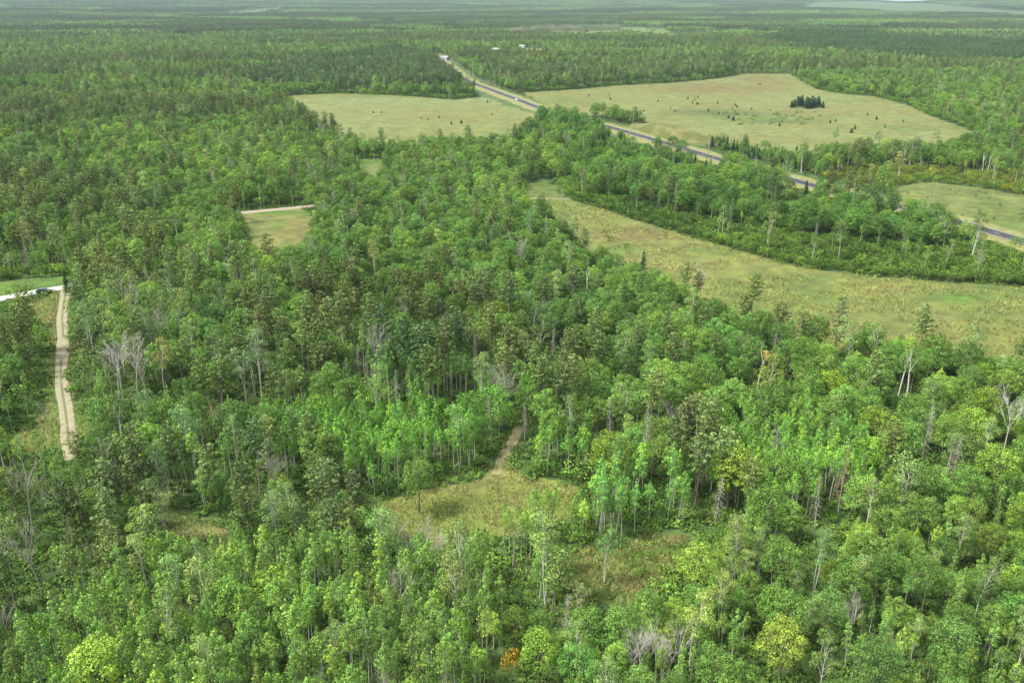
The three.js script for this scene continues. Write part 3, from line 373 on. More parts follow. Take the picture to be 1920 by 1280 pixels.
// ---- trees placed one by one, where the photograph shows a particular tree
function place(sp, px, py, s, o = {}) { const [x, z] = G(px, py); reserved.push([x, z, o.room ?? 2.5]); const t = { sp, form: o.form ?? 0, x, z, y: o.y ?? 0, s, turn: o.turn ?? hash(px, py, 3) * 6.28, tint: o.tint ?? [1, 1, 1], d: Math.hypot(x, z), label: o.label, wood: o.wood, group: o.group, sy: o.sy, sw: o.sw }; placed.push(t); return t; }
const hand = [
  ['oak', 785, 962, 0.82, { label: 'lone leafy tree standing at the left end of the tan clearing', tint: [1.25, 1.2, 1.1], form: 1, room: 7, sy: 1.25 }],
  ['birch', 1133, 1092, 0.72, { label: 'single slender tree with bare pale trunk in the olive opening', tint: [0.85, 1.05, 0.9], form: 0, room: 8 }],
  ['oak', 1460, 1275, 0.85, { label: 'broad oak with a yellow autumn-tinged crown, lower right', tint: [2.1, 1.55, 1.0], form: 2, room: 6 }],
  ['shrub', 955, 1268, 0.9, { label: 'small bright orange leafy sapling at the bottom edge', tint: [4.2, 1.5, 0.9], form: 1, sy: 2.6 }],
  ['oak', 1010, 1290, 0.8, { label: 'yellow-green rounded oak beside the orange sapling, bottom centre', tint: [1.55, 1.4, 0.9], form: 3, room: 4 }],
  ['oak', 1260, 284, 1.0, { label: 'dark leafy tree standing before the road below the cut bank', form: 4, tint: [0.8, 0.9, 0.9], room: 4 }],
  ['oak', 1278, 291, 0.9, { label: 'smaller leafy tree right of the dark one before the road', form: 5, tint: [0.85, 0.95, 0.9], room: 4 }],
  ['dead', 1685, 742, 1.02, { label: 'bleached white forked snag, the left of two below the meadow edge', wood: 'bleached', form: 'snagA', room: 3 }],
  ['dead', 1698, 748, 1.0, { label: 'bleached white forked snag, the right of two below the meadow edge', wood: 'bleached', form: 'snagB', room: 3 }],
  ['dead', 1418, 738, 1.0, { label: 'broken white-limbed snag with clusters of yellow leaves left on it', wood: 'bleached', form: 'relic', room: 5 }],
  ['dead', 1100, 560, 0.85, { label: 'slim white snag in the dark oaks left of the wet meadow', wood: 'bleached', form: 'snagA', room: 3 }],
  ['dead', 228, 752, 1.2, { label: 'bare grey poplar, leftmost of four leafless ones near the track', form: 0, room: 2, wood: 'silver' }],
  ['dead', 236, 765, 1.25, { label: 'bare grey poplar, second of four leafless ones near the track', form: 2, room: 2, wood: 'silver' }],
  ['dead', 262, 752, 1.2, { label: 'bare grey poplar, third of four leafless ones near the track', form: 4, room: 2, wood: 'silver' }],
  ['dead', 276, 748, 1.0, { label: 'bare grey poplar, rightmost of four leafless ones near the track', form: 0, room: 2, wood: 'silver' }],
  ['birch', 312, 745, 1.0, { label: 'thin pale poplar with a sparse brownish crown beside bare ones', form: 1, tint: [1.5, 1.0, 0.9], room: 3 }],
  ['birch', 462, 764, 1.05, { label: 'tall white-trunked birch with spreading crown, left of its pair', form: 0, tint: [1.0, 1.05, 1.15], room: 4 }],
  ['birch', 492, 760, 1.1, { label: 'tall white-trunked birch with rounded crown, right of its pair', form: 2, tint: [1.0, 1.05, 1.1], room: 4 }],
  ['dead', 62, 1000, 0.95, { label: 'grey leafless tree with dense twigs at the lower left edge', form: 2, room: 3 }],
  ['dead', 78, 1118, 0.95, { label: 'thin grey leafless tree above the lower left aspens', form: 4, room: 2.5 }],
  ['dead', 210, 912, 0.95, { label: 'pale half-bare tree left of the pine stand', form: 0, room: 2.5 }],
  ['dead', 745, 768, 0.72, { label: 'silvery dead conifer with drooping twigs near the centre', form: 1, room: 3, tint: [1.2, 1.2, 1.2] }],
  ['dead', 1340, 985, 0.85, { label: 'silvery dead conifer among pines right of the clearing', form: 3, room: 3 }],
  ['dead', 1140, 838, 0.75, { label: 'small grey dead conifer between leafy trees right of the trail', form: 5, room: 2.5 }],
  ['dead', 962, 1062, 0.8, { label: 'twisted grey snag below the tan clearing', form: 'snagB', room: 3 }],
  ['dead', 88, 812, 0.55, { label: 'low grey dead tree leaning over the grass by the track', form: 4, room: 4 }],
  ['dead', 1525, 1010, 0.75, { label: 'grey branching snag standing in a gap of the right-hand forest', form: 'snagC', room: 3.5 }],
  ['dead', 1572, 966, 1.0, { label: 'rusty brown dead conifer on a bare trunk, right-hand forest', form: 1, room: 3, wood: 'rust' }],
  ['dead', 1728, 872, 1.1, { label: 'half-dead pine with bare whorled branches, right edge forest', form: 3, room: 3 }],
  ['dead', 1880, 862, 1.05, { label: 'spreading bare white tree at the right edge', form: 2, room: 4, wood: 'bleached' }],
  ['dead', 410, 838, 0.7, { label: 'dead tree with orange-brown twigs above the pine stand', form: 2, room: 3, wood: 'rust' }],
  ['dead', 1193, 402, 0.8, { label: 'grey dead tree at the edge of the shrub belt', form: 'snagB', room: 4 }],
  ['dead', 1842, 322, 0.9, { label: 'white snag, left of three at the far meadow corner', form: 'snagA', room: 4, wood: 'bleached' }],
  ['dead', 1852, 326, 0.95, { label: 'white snag, middle of three at the far meadow corner', form: 'snagC', room: 4, wood: 'bleached' }],
  ['dead', 1864, 322, 0.85, { label: 'white snag, right of three at the far meadow corner', form: 'snagB', room: 4, wood: 'bleached' }],
  ['pine', 1566, 655, 1.05, { label: 'tall feathery pine rising above the wet meadow edge', form: 'feather', tint: [1.0, 1.05, 1.1], room: 4 }],
  ['spruce', 126, 548, 0.62, { label: 'dark spruce at the head of the dirt track', form: 0, room: 2, tint: [0.8, 0.8, 0.9] }],
  ['birch', 1672, 312, 1.0, { label: 'tall pale-trunked tree, leftmost of four behind the roadside shrubs', form: 1, tint: [0.75, 0.85, 0.9], room: 3 }],
  ['birch', 1692, 313, 1.05, { label: 'tall pale-trunked tree, second of four behind the roadside shrubs', form: 3, tint: [0.75, 0.85, 0.9], room: 3 }],
  ['birch', 1706, 312, 1.1, { label: 'tall pale-trunked tree, third of four behind the roadside shrubs', form: 0, tint: [0.75, 0.85, 0.9], room: 3 }],
  ['birch', 1714, 311, 1.0, { label: 'tall pale-trunked tree, rightmost of four behind the roadside shrubs', form: 2, tint: [0.75, 0.85, 0.9], room: 3 }],
  ['aspen', 1562, 284, 1.5, { label: 'single leafy column of a tree at the near edge of the far meadow', form: 1, tint: [0.8, 0.9, 0.8], room: 4 }],
  ['birch', 1640, 288, 0.9, { label: 'open-crowned tree on the near edge of the far meadow', form: 4, tint: [0.7, 0.8, 0.9], room: 4 }],
  ['oak', 1425, 161, 0.42, { label: 'small round dark bush alone in the far meadow', form: 0, tint: [0.8, 0.8, 0.8], room: 4, sy: 0.8 }],
  ['shrub', 1140, 452, 1.3, { label: 'dark round bush in the rusty end of the wet meadow', form: 0, tint: [0.7, 0.8, 0.8] }],
  ['shrub', 1175, 464, 1.0, { label: 'low green bush beside the dark round one in the wet meadow', form: 2, tint: [0.8, 1, 0.8], sy: 0.8 }],
  ['spruce', 1205, 505, 0.62, { label: 'thin sparse conifer at the lower left edge of the wet meadow', form: 1, tint: [1.3, 1.2, 1.1], room: 3 }],
];
for (const [px, py, sc, w] of [[672, 712, 0.8, 'left of the teal aspens'], [692, 738, 0.7, 'just below and left of the teal aspens'], [846, 752, 0.65, 'right of the teal aspens'], [1036, 672, 0.7, 'left of the small trail gap'], [1056, 680, 0.75, 'beside the small trail gap'], [722, 590, 0.65, 'above the brushy hollow'], [735, 478, 0.7, 'in the oaks below the gravel lane'], [1050, 540, 0.7, 'among oaks left of the slim white snag'], [984, 825, 0.65, 'at the top of the mown trail'], [1448, 690, 0.8, 'above the yellow-leaved snag']]) hand.push(['dead', px, py, sc, { label: 'grey dead conifer ' + w, form: px % 2 ? 1 : 3, room: 2.5, tint: [1.1, 1.1, 1.1] }]);
for (let i = 0; i < 8; i++) hand.push(['dead', 1175 + i * 13, 1268 + hash(i, 1, 4) * 26, 0.62, { label: 'bare pinkish grey thicket tree at the bottom edge right of centre', group: 'bare thicket at the bottom edge', form: (i % 3) * 2, room: 1, wood: 'silver' }]);
for (let i = 0; i < 9; i++) hand.push(['dead', 725 + i * 18, 1058 + hash(i, 2, 4) * 34, 0.62, { label: 'thin bare stem below the left end of the tan clearing', group: 'bare stems below the tan clearing', form: (i % 3) * 2, room: 1, wood: 'silver' }]);
for (let i = 0; i < 12; i++) hand.push(['spruce', 1484 + i * 5.4 + (hash(i, 1, 9) - 0.5) * 4, 199 - Math.sin(i / 11 * Math.PI) * -2 + (hash(i, 2, 9) - 0.5) * 7, (0.5 + 0.42 * Math.sin((i + 0.5) / 12 * Math.PI)) * (0.9 + 0.2 * hash(i, 3, 9)), { label: 'dark spruce in the small island grove on the far meadow', group: 'spruces of the meadow island', form: i % 3, tint: [0.7, 0.85, 0.85], room: 3, sw: 1.9 }]);
for (const [px, py, s] of [[914, 192, 0.32], [920, 192, 0.22], [846, 233, 0.3], [865, 231, 0.34], [823, 221, 0.24], [803, 225, 0.2], [790, 222, 0.2], [922, 216, 0.22], [700, 212, 0.22], [715, 212, 0.22], [1290, 186, 0.3], [1303, 188, 0.28], [1309, 196, 0.3], [1462, 237, 0.36], [1644, 224, 0.34], [1603, 242, 0.42], [1597, 249, 0.4], [1627, 216, 0.25], [1567, 228, 0.3], [1557, 230, 0.3], [1660, 239, 0.24], [1694, 229, 0.26], [1375, 226, 0.44], [1366, 222, 0.4], [1348, 214, 0.3]]) hand.push(['spruce', px, py, s * 0.78, { label: 'tiny dark conifer sapling dotting the pale open meadow', group: 'saplings scattered on the meadows', form: 1, tint: [0.9, 0.9, 0.9], room: 1, sw: 1.5 + hash(px, py, 8) }]);
for (let i = 0; i < 62; i++) { const a = hash(i, 5, 77), b = hash(i, 6, 77), top = i < 20; hand.push([top ? 'spruce' : 'shrub', top ? 1100 + a * 330 : 1345 + a * 200, top ? 178 + b * 34 : 208 + b * 26, top ? 0.13 + 0.14 * hash(i, 7, 77) : 0.6, { label: top ? 'tiny dark conifer sapling dotting the pale open meadow' : 'low dark bush in the sedge patch of the far meadow', group: top ? 'saplings scattered on the meadows' : 'bushes in the sedge patch', form: i % 3, tint: [0.8, 0.9, 0.8], room: 1, sw: 1.6 + hash(i, 8, 77) }]); }
for (const [px, py, q] of [[1190, 1062, 1], [1222, 1050, 0.9], [1172, 1046, 0.8], [1244, 1078, 1.1], [1206, 1076, 0.8], [1062, 1100, 1], [720, 990, 0.8], [706, 1000, 1]]) hand.push(['shrub', px, py, q * 0.8, { label: 'small leafy bush ' + (px > 1000 ? 'growing in the olive opening' : 'at the left tip of the tan clearing'), group: px > 1000 ? 'bushes in the olive opening' : 'bushes at the tan clearing', form: px % 5, room: 1.5, tint: [0.95, 1, 0.8] }]);
for (let i = 0; i < 26; i++) hand.push(['shrub', 1690 + hash(i, 1, 61) * 230, 352 + hash(i, 2, 61) * 66, 0.35 + 0.4 * hash(i, 3, 61), { label: 'little green bush dotting the roadside meadow', group: 'bushes of the roadside meadow', form: i % 5, room: 1, tint: [0.7, 0.85, 0.75] }]);
for (const [px, py, q, w] of [[996, 356, 0.8, 'lower left'], [1034, 346, 0.9, 'upper right'], [1048, 362, 1.1, 'lower right'], [1014, 345, 0.7, 'upper'], [1018, 366, 0.8, 'lower']]) hand.push(['shrub', px, py, q, { label: 'green bush on the ' + w + ' part of the strip above the wet meadow', form: px % 5, room: 2, tint: [0.9, 0.95, 0.8] }]);
for (const h of hand) place(...h);
SPECIES.dead.extra = { snagA: deadTree(801, 15, 2, 'snag'), snagB: deadTree(802, 14, 2, 'snag'), snagC: deadTree(803, 15, 3, 'snag') };
{ const a = deadTree(806, 16, 3, 'snag'), L = new Leaves(rng(807)), p = a.crown.attributes.position; for (let i = 0; i < 9; i++) { const k = Math.floor(L.r() * p.count), c = V(p.getX(k), p.getY(k), p.getZ(k)); if (i < 6) L.lobe(c, 1.0, 0.9, 1.0, 90, 0.13, i % 3 ? [0.42, 0.34, 0.06] : [0.45, 0.24, 0.06], { bottom: -0.8 }); } SPECIES.dead.extra.relic = { trunk: mergeGeometries([a.trunk, a.crown]), crown: L.geometry }; }
SPECIES.pine.extra = { feather: pine(804, 17, 2.6, COL.pine, 0.12) };
for (const t of placed) t.s *= 0.9;
const TREE = 0.83;
const fronts = placed.filter((t) => t.label && !t.group && t.d < 520 && t.sp !== 'shrub').map((t) => [t.x, t.z, -t.x / t.d, -t.z / t.d, t.sp === 'oak' ? 4 : 3]);
const inFront = (x, z) => fronts.some(([a, b, ux, uz, w]) => { const dx = x - a, dz = z - b, al = dx * ux + dz * uz; return al > -1 && al < 15 && Math.abs(dx * uz - dz * ux) < w; });
const isReserved = (x, z) => reserved.some(([a, b, r]) => (a - x) ** 2 + (b - z) ** 2 < r * r);

const steps = [...new Set([...Z.map((q) => q.step), dflt.step])];
for (const step of steps) grow(step, NEAR0, MIDFAR, (x, z, d, h1, h2, h3) => {
  const q = zoneAt(x, z); if (q.step !== step) return;
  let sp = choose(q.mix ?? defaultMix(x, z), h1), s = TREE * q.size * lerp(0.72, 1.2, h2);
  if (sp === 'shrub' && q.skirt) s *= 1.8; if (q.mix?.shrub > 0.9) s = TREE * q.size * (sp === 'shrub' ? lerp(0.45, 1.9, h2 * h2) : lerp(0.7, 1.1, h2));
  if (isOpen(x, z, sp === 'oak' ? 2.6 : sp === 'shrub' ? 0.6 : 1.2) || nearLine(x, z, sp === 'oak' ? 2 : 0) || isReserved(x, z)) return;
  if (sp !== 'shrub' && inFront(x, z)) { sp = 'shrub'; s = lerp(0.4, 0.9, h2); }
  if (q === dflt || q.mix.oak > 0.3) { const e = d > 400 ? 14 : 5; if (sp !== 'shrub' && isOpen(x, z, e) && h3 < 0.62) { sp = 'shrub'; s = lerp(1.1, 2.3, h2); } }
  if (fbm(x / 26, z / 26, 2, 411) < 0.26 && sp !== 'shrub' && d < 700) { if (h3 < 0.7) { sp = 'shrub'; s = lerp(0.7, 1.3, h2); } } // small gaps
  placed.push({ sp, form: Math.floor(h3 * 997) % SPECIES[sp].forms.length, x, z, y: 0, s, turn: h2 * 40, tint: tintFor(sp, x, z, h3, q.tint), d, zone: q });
});
// leafy skirts along the edges of the openings
grow(3.3, 120, 1500, (x, z, d, h1, h2, h3) => { if (h1 < 0.25 || isOpen(x, z, 0.8) || !isOpen(x, z, 9) || nearLine(x, z, 4) || zoneAt(x, z).low || isReserved(x, z)) return; placed.push({ sp: 'shrub', form: Math.floor(h3 * 997) % 5, x, z, y: 0, s: lerp(0.7, 1.7, h2 * h2), turn: h2 * 40, tint: tintFor('shrub', x, z, h3, [0.9, 1, 0.9]), d }); });
// young growth between the crowns of the mixed woods
grow(4.3, NEAR0, 620, (x, z, d, h1, h2, h3) => { const q = zoneAt(x, z); if (q.skirt && h1 > 0.2) h1 = 0.6; if (q.step < 3.7 || h1 < 0.5 || isOpen(x, z, 0.8) || nearLine(x, z, 0) || isReserved(x, z) || inFront(x, z)) return; const sp = h1 < 0.72 ? 'shrub' : h1 < 0.95 ? 'aspen' : h1 < 0.994 ? 'birch' : 'dead', s = TREE * (sp === 'shrub' ? lerp(0.8, 1.7, h2) : sp === 'aspen' ? lerp(0.6, 1.05, h2) : lerp(0.5, 0.85, h2)); placed.push({ sp, form: Math.floor(h3 * 997) % SPECIES[sp].forms.length, x, z, y: 0, s, turn: h2 * 40, tint: tintFor(sp, x, z, h3, q.tint), d, zone: q }); });

// ------------------------------------------------------------------ trees as objects: the nearest 300 of a kind one by one, the rest as masses
function tinted(S, tint) { const k = tint.map((v) => Math.round(v * 6) / 6); const key = k.join(); if (!S.tints.has(key)) { const m = S.leaf.clone(); m.color.setRGB(...k); S.tints.set(key, m); } return S.tints.get(key); }
bark.silver = std([0.50, 0.47, 0.42]); bark.rust = std([0.30, 0.175, 0.11]);
const MARKS = [['the dirt track', 112, 680], ['the head of the dirt track', 125, 545], ['the white driveway', 30, 560], ['the foot of the dirt track', 132, 850], ['the four bare poplars', 250, 750], ['the white-trunked birch pair', 478, 760], ['the small mown clearing', 525, 445], ['the gravel lane', 440, 402], ['the tan clearing', 860, 960], ['the lone clearing tree', 785, 962], ['the mown trail', 960, 820], ['the tan clearing tip', 1080, 945], ['the olive opening', 1130, 1080], ['the slender olive opening tree', 1200, 1060], ['the trail end under the pines', 395, 1000], ['the grey tree at the left edge', 62, 1000], ['the rusty dead conifer', 1572, 960], ['the grey branching snag', 1525, 1010], ['the half-dead whorled pine', 1728, 872], ['the two bleached snags', 1692, 745], ['the yellow-leaved broken snag', 1418, 738], ['the silvery central conifer', 745, 768], ['the feathery meadow-edge pine', 1566, 655], ['the yellow-crowned oak', 1460, 1275], ['the orange sapling', 955, 1268], ['the white snag in the oaks', 1100, 560], ['the white tree at the right edge', 1880, 862], ['the lower left corner', 40, 1270], ['the lower right corner', 1880, 1270], ['the wet meadow end', 1880, 700], ['the rusty meadow end', 1130, 470], ['the shrub belt', 1450, 480], ['the strip above the wet meadow', 1020, 350], ['the green roadside meadow', 1800, 370], ['the far meadow', 1450, 230], ['the cut bank', 1220, 250], ['the pale left meadow', 780, 240], ['the spruce island', 1515, 195], ['the bottom left edge', 480, 1270], ['the bottom right thicket', 1200, 1270], ['the left bottom stand', 300, 1160], ['the bright central aspens', 680, 850], ['the right-hand aspens', 1480, 890], ['the brushy hollow at centre', 780, 600], ['the dim oak lane', 62, 295], ['the narrow gap left of centre', 695, 325], ['the straw strip at upper left', 30, 178], ['the upper left woods', 330, 265], ['the pale left meadow corner', 560, 195]];
function near(px, py) { let m = MARKS[0], b = 1e9; for (const k of MARKS) { const d = Math.hypot(k[1] - px, (k[2] - py) * 1.3); if (d < b) { b = d; m = k; } } const dx = px - m[1], dy = py - m[2], far = b > 130 ? 'well ' : b < 55 ? 'just ' : ''; return `${far}${Math.abs(dx) > Math.abs(dy) * 1.2 ? (dx < 0 ? 'left of' : 'right of') : dy < 0 ? 'above' : 'below'} ${m[0]}`; }
const shade = (t) => { const b = (t[0] + t[1]) / 2; return t[0] > 1.5 ? 'yellowing' : b > 1.15 ? 'pale' : b > 0.98 ? 'bright' : b > 0.82 ? 'mid' : 'deep'; };
const tall = (s) => s > 1.08 ? 'tall ' : s < 0.85 ? 'small ' : '';
const LOOK = { aspen: (c, w, h) => `${h}${c} green aspen ${w}`, oak: (c, w, h) => `${h}${c} green oak ${w}`, birch: (c, w, h) => `${h}${c} green birch ${w}`, pine: (c, w, h) => `${h}${c} green pine ${w}`, spruce: (c, w, h) => `${h}${c} green spruce ${w}`, shrub: (c, w, h) => `${h}${c} green bush ${w}`, dead: (c, w, h) => `${h}leafless tree ${w}` };
const PLURAL = { aspen: 'aspens', oak: 'oaks', birch: 'birches', pine: 'pines', spruce: 'spruces', shrub: 'bushes', dead: 'dead trees' };
const protos = new Map(), M4 = new THREE.Matrix4(), Q4 = new THREE.Quaternion(), E4 = new THREE.Euler(), masses = new Map();
for (const [key, S] of Object.entries(SPECIES)) {
  const all = placed.filter((t) => t.sp === key).sort((a, b) => (a.label ? 0 : 1) - (b.label ? 0 : 1) || a.d - b.d); let used = 0;
  for (const t of all) {
    const f = S.extra?.[t.form] ?? S.forms[t.form], top = P(t.x, S === SPECIES.shrub ? 2 * t.s : 10 * t.s, t.z), lean = [(hash(Math.round(t.x * 9), 1, 21) - 0.5) * 0.12, (hash(Math.round(t.z * 9), 2, 21) - 0.5) * 0.12];
    const shown = t.label || (key !== 'spruce' || t.d < 620) && (top[0] > 6 && top[0] < 1914 && top[1] < 1262 && top[1] > 0);
    if (shown && used < 300) {
      used++;
      const pk = key + t.form + (t.wood ?? ''); let o = protos.get(pk);
      if (!o) { o = new THREE.Group(); mesh('trunk', f.trunk, t.wood && t.wood !== 'rust' ? bark[t.wood] : S.wood, o); if (f.crown) mesh(key === 'dead' ? 'twigs' : 'crown', f.crown, S.leaf, o); protos.set(pk, o); }
      o = o.clone(); o.name = numbered(S.name); scene.add(o);
      const crown = o.children[1]; if (crown) crown.material = t.form === 'relic' ? SPECIES.oak.leaf : t.wood ? bark[t.wood] : key === 'dead' ? bark.dead : tinted(S, t.tint);
      o.position.set(t.x, t.y, t.z); o.rotation.set(lean[0], t.turn, lean[1]); o.scale.set(t.s * (t.sw ?? 1), t.s * (t.sy ?? 1), t.s * (t.sw ?? 1));
      const [bx, by] = P(t.x, 0, t.z), [l, g] = t.label ? [/^tiny dark|^low dark|^little green/.test(t.label) ? t.label.replace(/ dotting.*| in the sedge.*/, '') + ' ' + near(bx, by) : t.label, t.group] : [LOOK[key](shade(t.tint), near(bx, by), tall(t.s)), `${PLURAL[key]} ${near(bx, by)}`]; tag(o, l, S.cat, g);
    } else { const mk = key + '|' + t.form; if (!masses.has(mk)) masses.set(mk, []); masses.get(mk).push([t, lean]); }
  }
}
{ // twins get their place in the row
  const ORD = ['leftmost', 'second from left', 'third from left', 'fourth from left', 'fifth from left', 'sixth from left', 'seventh from left', 'eighth from left', 'ninth from left', 'tenth from left', 'eleventh from left', 'twelfth from left', 'thirteenth from left', 'fourteenth from left', 'fifteenth from left', 'sixteenth from left', 'seventeenth from left', 'eighteenth from left', 'nineteenth from left'], by = new Map();
  for (const o of scene.children) if (o.isGroup && o.userData.label && o.userData.group) { if (!by.has(o.userData.label)) by.set(o.userData.label, []); by.get(o.userData.label).push(o); }
  for (const list of by.values()) { if (list.length < 2 || list.length > 20) continue; const k = (o) => P(o.position.x, 0, o.position.z)[0]; list.sort((a, b) => k(a) - k(b)).forEach((o, i) => { o.userData.label += ', ' + (i === list.length - 1 ? 'rightmost' : ORD[i]); }); }
}
const MASS = { aspen: ['aspen_forest', 'mass of light green aspens filling the woods beyond the nearest ones'], oak: ['oak_forest', 'mass of dark green oaks filling the woods beyond the nearest ones'], birch: ['birch_forest', 'pale-trunked birches scattered through the woods beyond the nearest ones'], pine: ['pine_forest', 'dark pines standing through the woods beyond the nearest ones'], spruce: ['spruce_forest', 'dark spruce plantation rows far across the meadows'], shrub: ['brush_thicket', 'low brush thicket along the meadows and under trees'], dead: ['dead_forest', 'grey dead trees scattered through the farther woods'] };
for (const [key, [name, label]] of Object.entries(MASS)) {
  const S = SPECIES[key], g = new THREE.Group(); g.name = name; tag(g, label, 'forest', null, 'stuff'); let any = false;
  for (let i = 0; i < S.forms.length; i++) {
    const list = masses.get(key + '|' + i); if (!list?.length) continue; any = true;
    const f = S.forms[i], cr = new THREE.InstancedMesh(f.crown, S.leaf, list.length), tr = new THREE.InstancedMesh(f.trunk, S.wood, list.length), c = new THREE.Color();
    cr.name = key === 'dead' ? 'twigs' : 'crown'; tr.name = 'trunk'; cr.castShadow = cr.receiveShadow = tr.castShadow = tr.receiveShadow = true;
    list.forEach(([t, l], k) => { M4.compose(V(t.x, t.y, t.z), Q4.setFromEuler(E4.set(l[0], t.turn, l[1])), V(t.s, t.s, t.s)); cr.setMatrixAt(k, M4); tr.setMatrixAt(k, M4); if (key !== 'dead') cr.setColorAt(k, c.setRGB(...t.tint)); });
    g.add(cr, tr);
  }
  if (any) scene.add(g);
}

// ------------------------------------------------------------------ power poles, houses, cars
const thing = (name, label, cat, x, y, z, turn = 0, group) => { const o = new THREE.Group(); o.name = numbered(name); o.position.set(x, y, z); o.rotation.y = turn; tag(o, label, cat, group); scene.add(o); return o; };
const shift = (g, x, y, z) => g.translate(x, y, z), box = (w, h, d, x, y, z) => shift(new THREE.BoxGeometry(w, h, d), x, y, z);
{
  const wood = std([0.36, 0.32, 0.26]), arm = std([0.40, 0.37, 0.32]), glass = std([0.55, 0.57, 0.58], { roughness: 0.4 });
  const poles = [[901, 151, 0, 13, 'weathered power pole farthest up the road verge', 0.4], [944, 161, 0, 12, 'power pole with crossarm against trees near the far road', 0.4], [1125, 226, 0, 13, 'power pole half hidden behind the roadside tree clump', 0.3], [1197, 232, 4, 13, 'tall pale power pole on top of the cut bank', 0.3], [1241, 233, 0, 12, 'power pole with crossarm right of the cut bank', 0.3], [1443, 299, 0, 12, 'power pole on the verge beside the roadside shrubs', 0.25], [1752, 372, 0, 8, 'thin pole in the green meadow near the right edge', 0.2], [1902, 352, 0, 8, 'short pole near the bushes at the far right edge', 0.2]];
  for (const [px, py, y, h, label, turn] of poles) {
    const [x, z] = G(px, py), o = thing('power_pole', label, 'power pole', x, y, z, turn, 'power poles along the road');
    mesh('pole', shift(new THREE.CylinderGeometry(0.13, 0.21, h + 0.5, 8), 0, h / 2 - 0.25, 0), wood, o);
    if (h > 9) { const c = mesh('crossarm', mergeGeometries([box(2.6, 0.16, 0.12, 0, h - 0.5, 0.2), box(0.06, 0.9, 0.05, -0.5, h - 0.95, 0.2).rotateZ(0), box(0.06, 0.9, 0.05, 0.5, h - 0.95, 0.2)]), arm, o); for (const k of [-1.15, -0.55, 0.55, 1.15]) mesh('insulator', shift(new THREE.CylinderGeometry(0.05, 0.08, 0.22, 6), k, h - 0.31, 0.2), glass, c); }
    else mesh('cap', shift(new THREE.ConeGeometry(0.18, 0.2, 8), 0, h + 0.1, 0), arm, o);
  }
  const gable = (w, h, rise, d) => { const s = new THREE.Shape([[-w / 2, 0], [w / 2, 0], [w / 2, h], [0, h + rise], [-w / 2, h]].map(([a, b]) => new THREE.Vector2(a, b))); return new THREE.ExtrudeGeometry(s, { depth: d, bevelEnabled: false }).translate(0, 0, -d / 2); };
  const white = std([0.72, 0.72, 0.70]), roofDark = std([0.16, 0.16, 0.17]), roofGrey = std([0.27, 0.275, 0.28]), pane = std([0.06, 0.07, 0.08], { roughness: 0.2 }), red = std([0.30, 0.12, 0.08]);
  const houses = [[892, 103, 8, 5, 12, white, roofGrey, 'small white shed on the lawn beyond the road'], [836, 113, 9, 4, 11, std([0.45, 0.46, 0.46]), roofGrey, 'grey outbuilding at the far end of the road'], [742, 102, 11, 4.5, 14, white, roofDark, 'white house half hidden by trees left of the road'], [790, 105, 8, 3.5, 12, white, roofDark, 'low white cabin among dark trees left of the road'], [930, 97, 10, 4, 16, red, roofGrey, 'long dark red house behind the far white shed'], [978, 90, 9, 3.5, 12, white, roofGrey, 'white building at the edge of the sandy yard'], [4, 66, 16, 6, 24, white, roofGrey, 'large white barn at the upper left edge'], [20, 66, 14, 4, 20, white, roofGrey, 'low white building right of the upper left barn']];
  for (const [px, py, w, h, d, wall, roof, label] of houses) {
    const [x, z] = G(px, py), o = thing('house', label, 'house', x, terrain(x, z), z, 0.5 + hash(px, py, 4)), rise = w * 0.28, sl = Math.atan2(rise, w / 2), L = Math.hypot(w / 2, rise) + 0.5;
    mesh('wall', gable(w, h, rise, d), wall, o);
    for (const q of [-1, 1]) { const g = new THREE.BoxGeometry(L, 0.2, d + 1); g.rotateZ(-q * sl); mesh('roof', g.translate(q * (w / 4 + 0.1), h + rise / 2 + 0.12, 0), roof, o); }
    mesh('door', box(1.1, 2.1, 0.08, -w * 0.2, 1.05, d / 2 + 0.04), roofDark, o);
    for (const q of [0.05, 0.28]) { const f = mesh('window', box(1.3, 1.2, 0.06, w * q, 1.9, d / 2 + 0.03), white, o); mesh('pane', box(1.05, 0.95, 0.04, w * q, 1.9, d / 2 + 0.075), pane, f); }
    for (const q of [-0.25, 0.2]) { const f = mesh('window', box(0.06, 1.2, 1.3, w / 2 + 0.03, 1.9, d * q), white, o); mesh('pane', box(0.04, 0.95, 1.05, w / 2 + 0.075, 1.9, d * q), pane, f); }
  }
  const rubber = std([0.02, 0.02, 0.02]), rim = std([0.5, 0.5, 0.52], { metalness: 0.8, roughness: 0.4 }), lampM = std([0.8, 0.8, 0.78], { roughness: 0.2 });
  const cars = [[82, 549, [0.04, 0.06, 0.08], -1.35, 'dark car parked on the white driveway near the track', G(140, 538)], [968, 188, [0.75, 0.75, 0.74], 0, 'small white car driving on the asphalt road', null]];
  for (const [px, py, col, turn, label] of cars) {
    const [x, z] = G(px, py); let a = turn; if (px > 500) { const [u, v] = G(px - 30, py - 11.5); a = Math.atan2(-(z - v), x - u); }
    const o = thing('parked_car'.slice(px > 500 ? 7 : 0), label, 'car', x, px > 500 ? 0.15 : 0.08, z, px > 500 ? a : 0.12), paint = new THREE.MeshPhysicalMaterial({ color: new THREE.Color().setRGB(...col), roughness: 0.35, clearcoat: 1 });
    const prof = (pts, d, b) => { const s = new THREE.Shape(pts.map(([p, q]) => new THREE.Vector2(p, q))); return new THREE.ExtrudeGeometry(s, { depth: d, bevelEnabled: true, bevelSize: b, bevelThickness: b, bevelSegments: 2 }).translate(0, 0, -d / 2); };
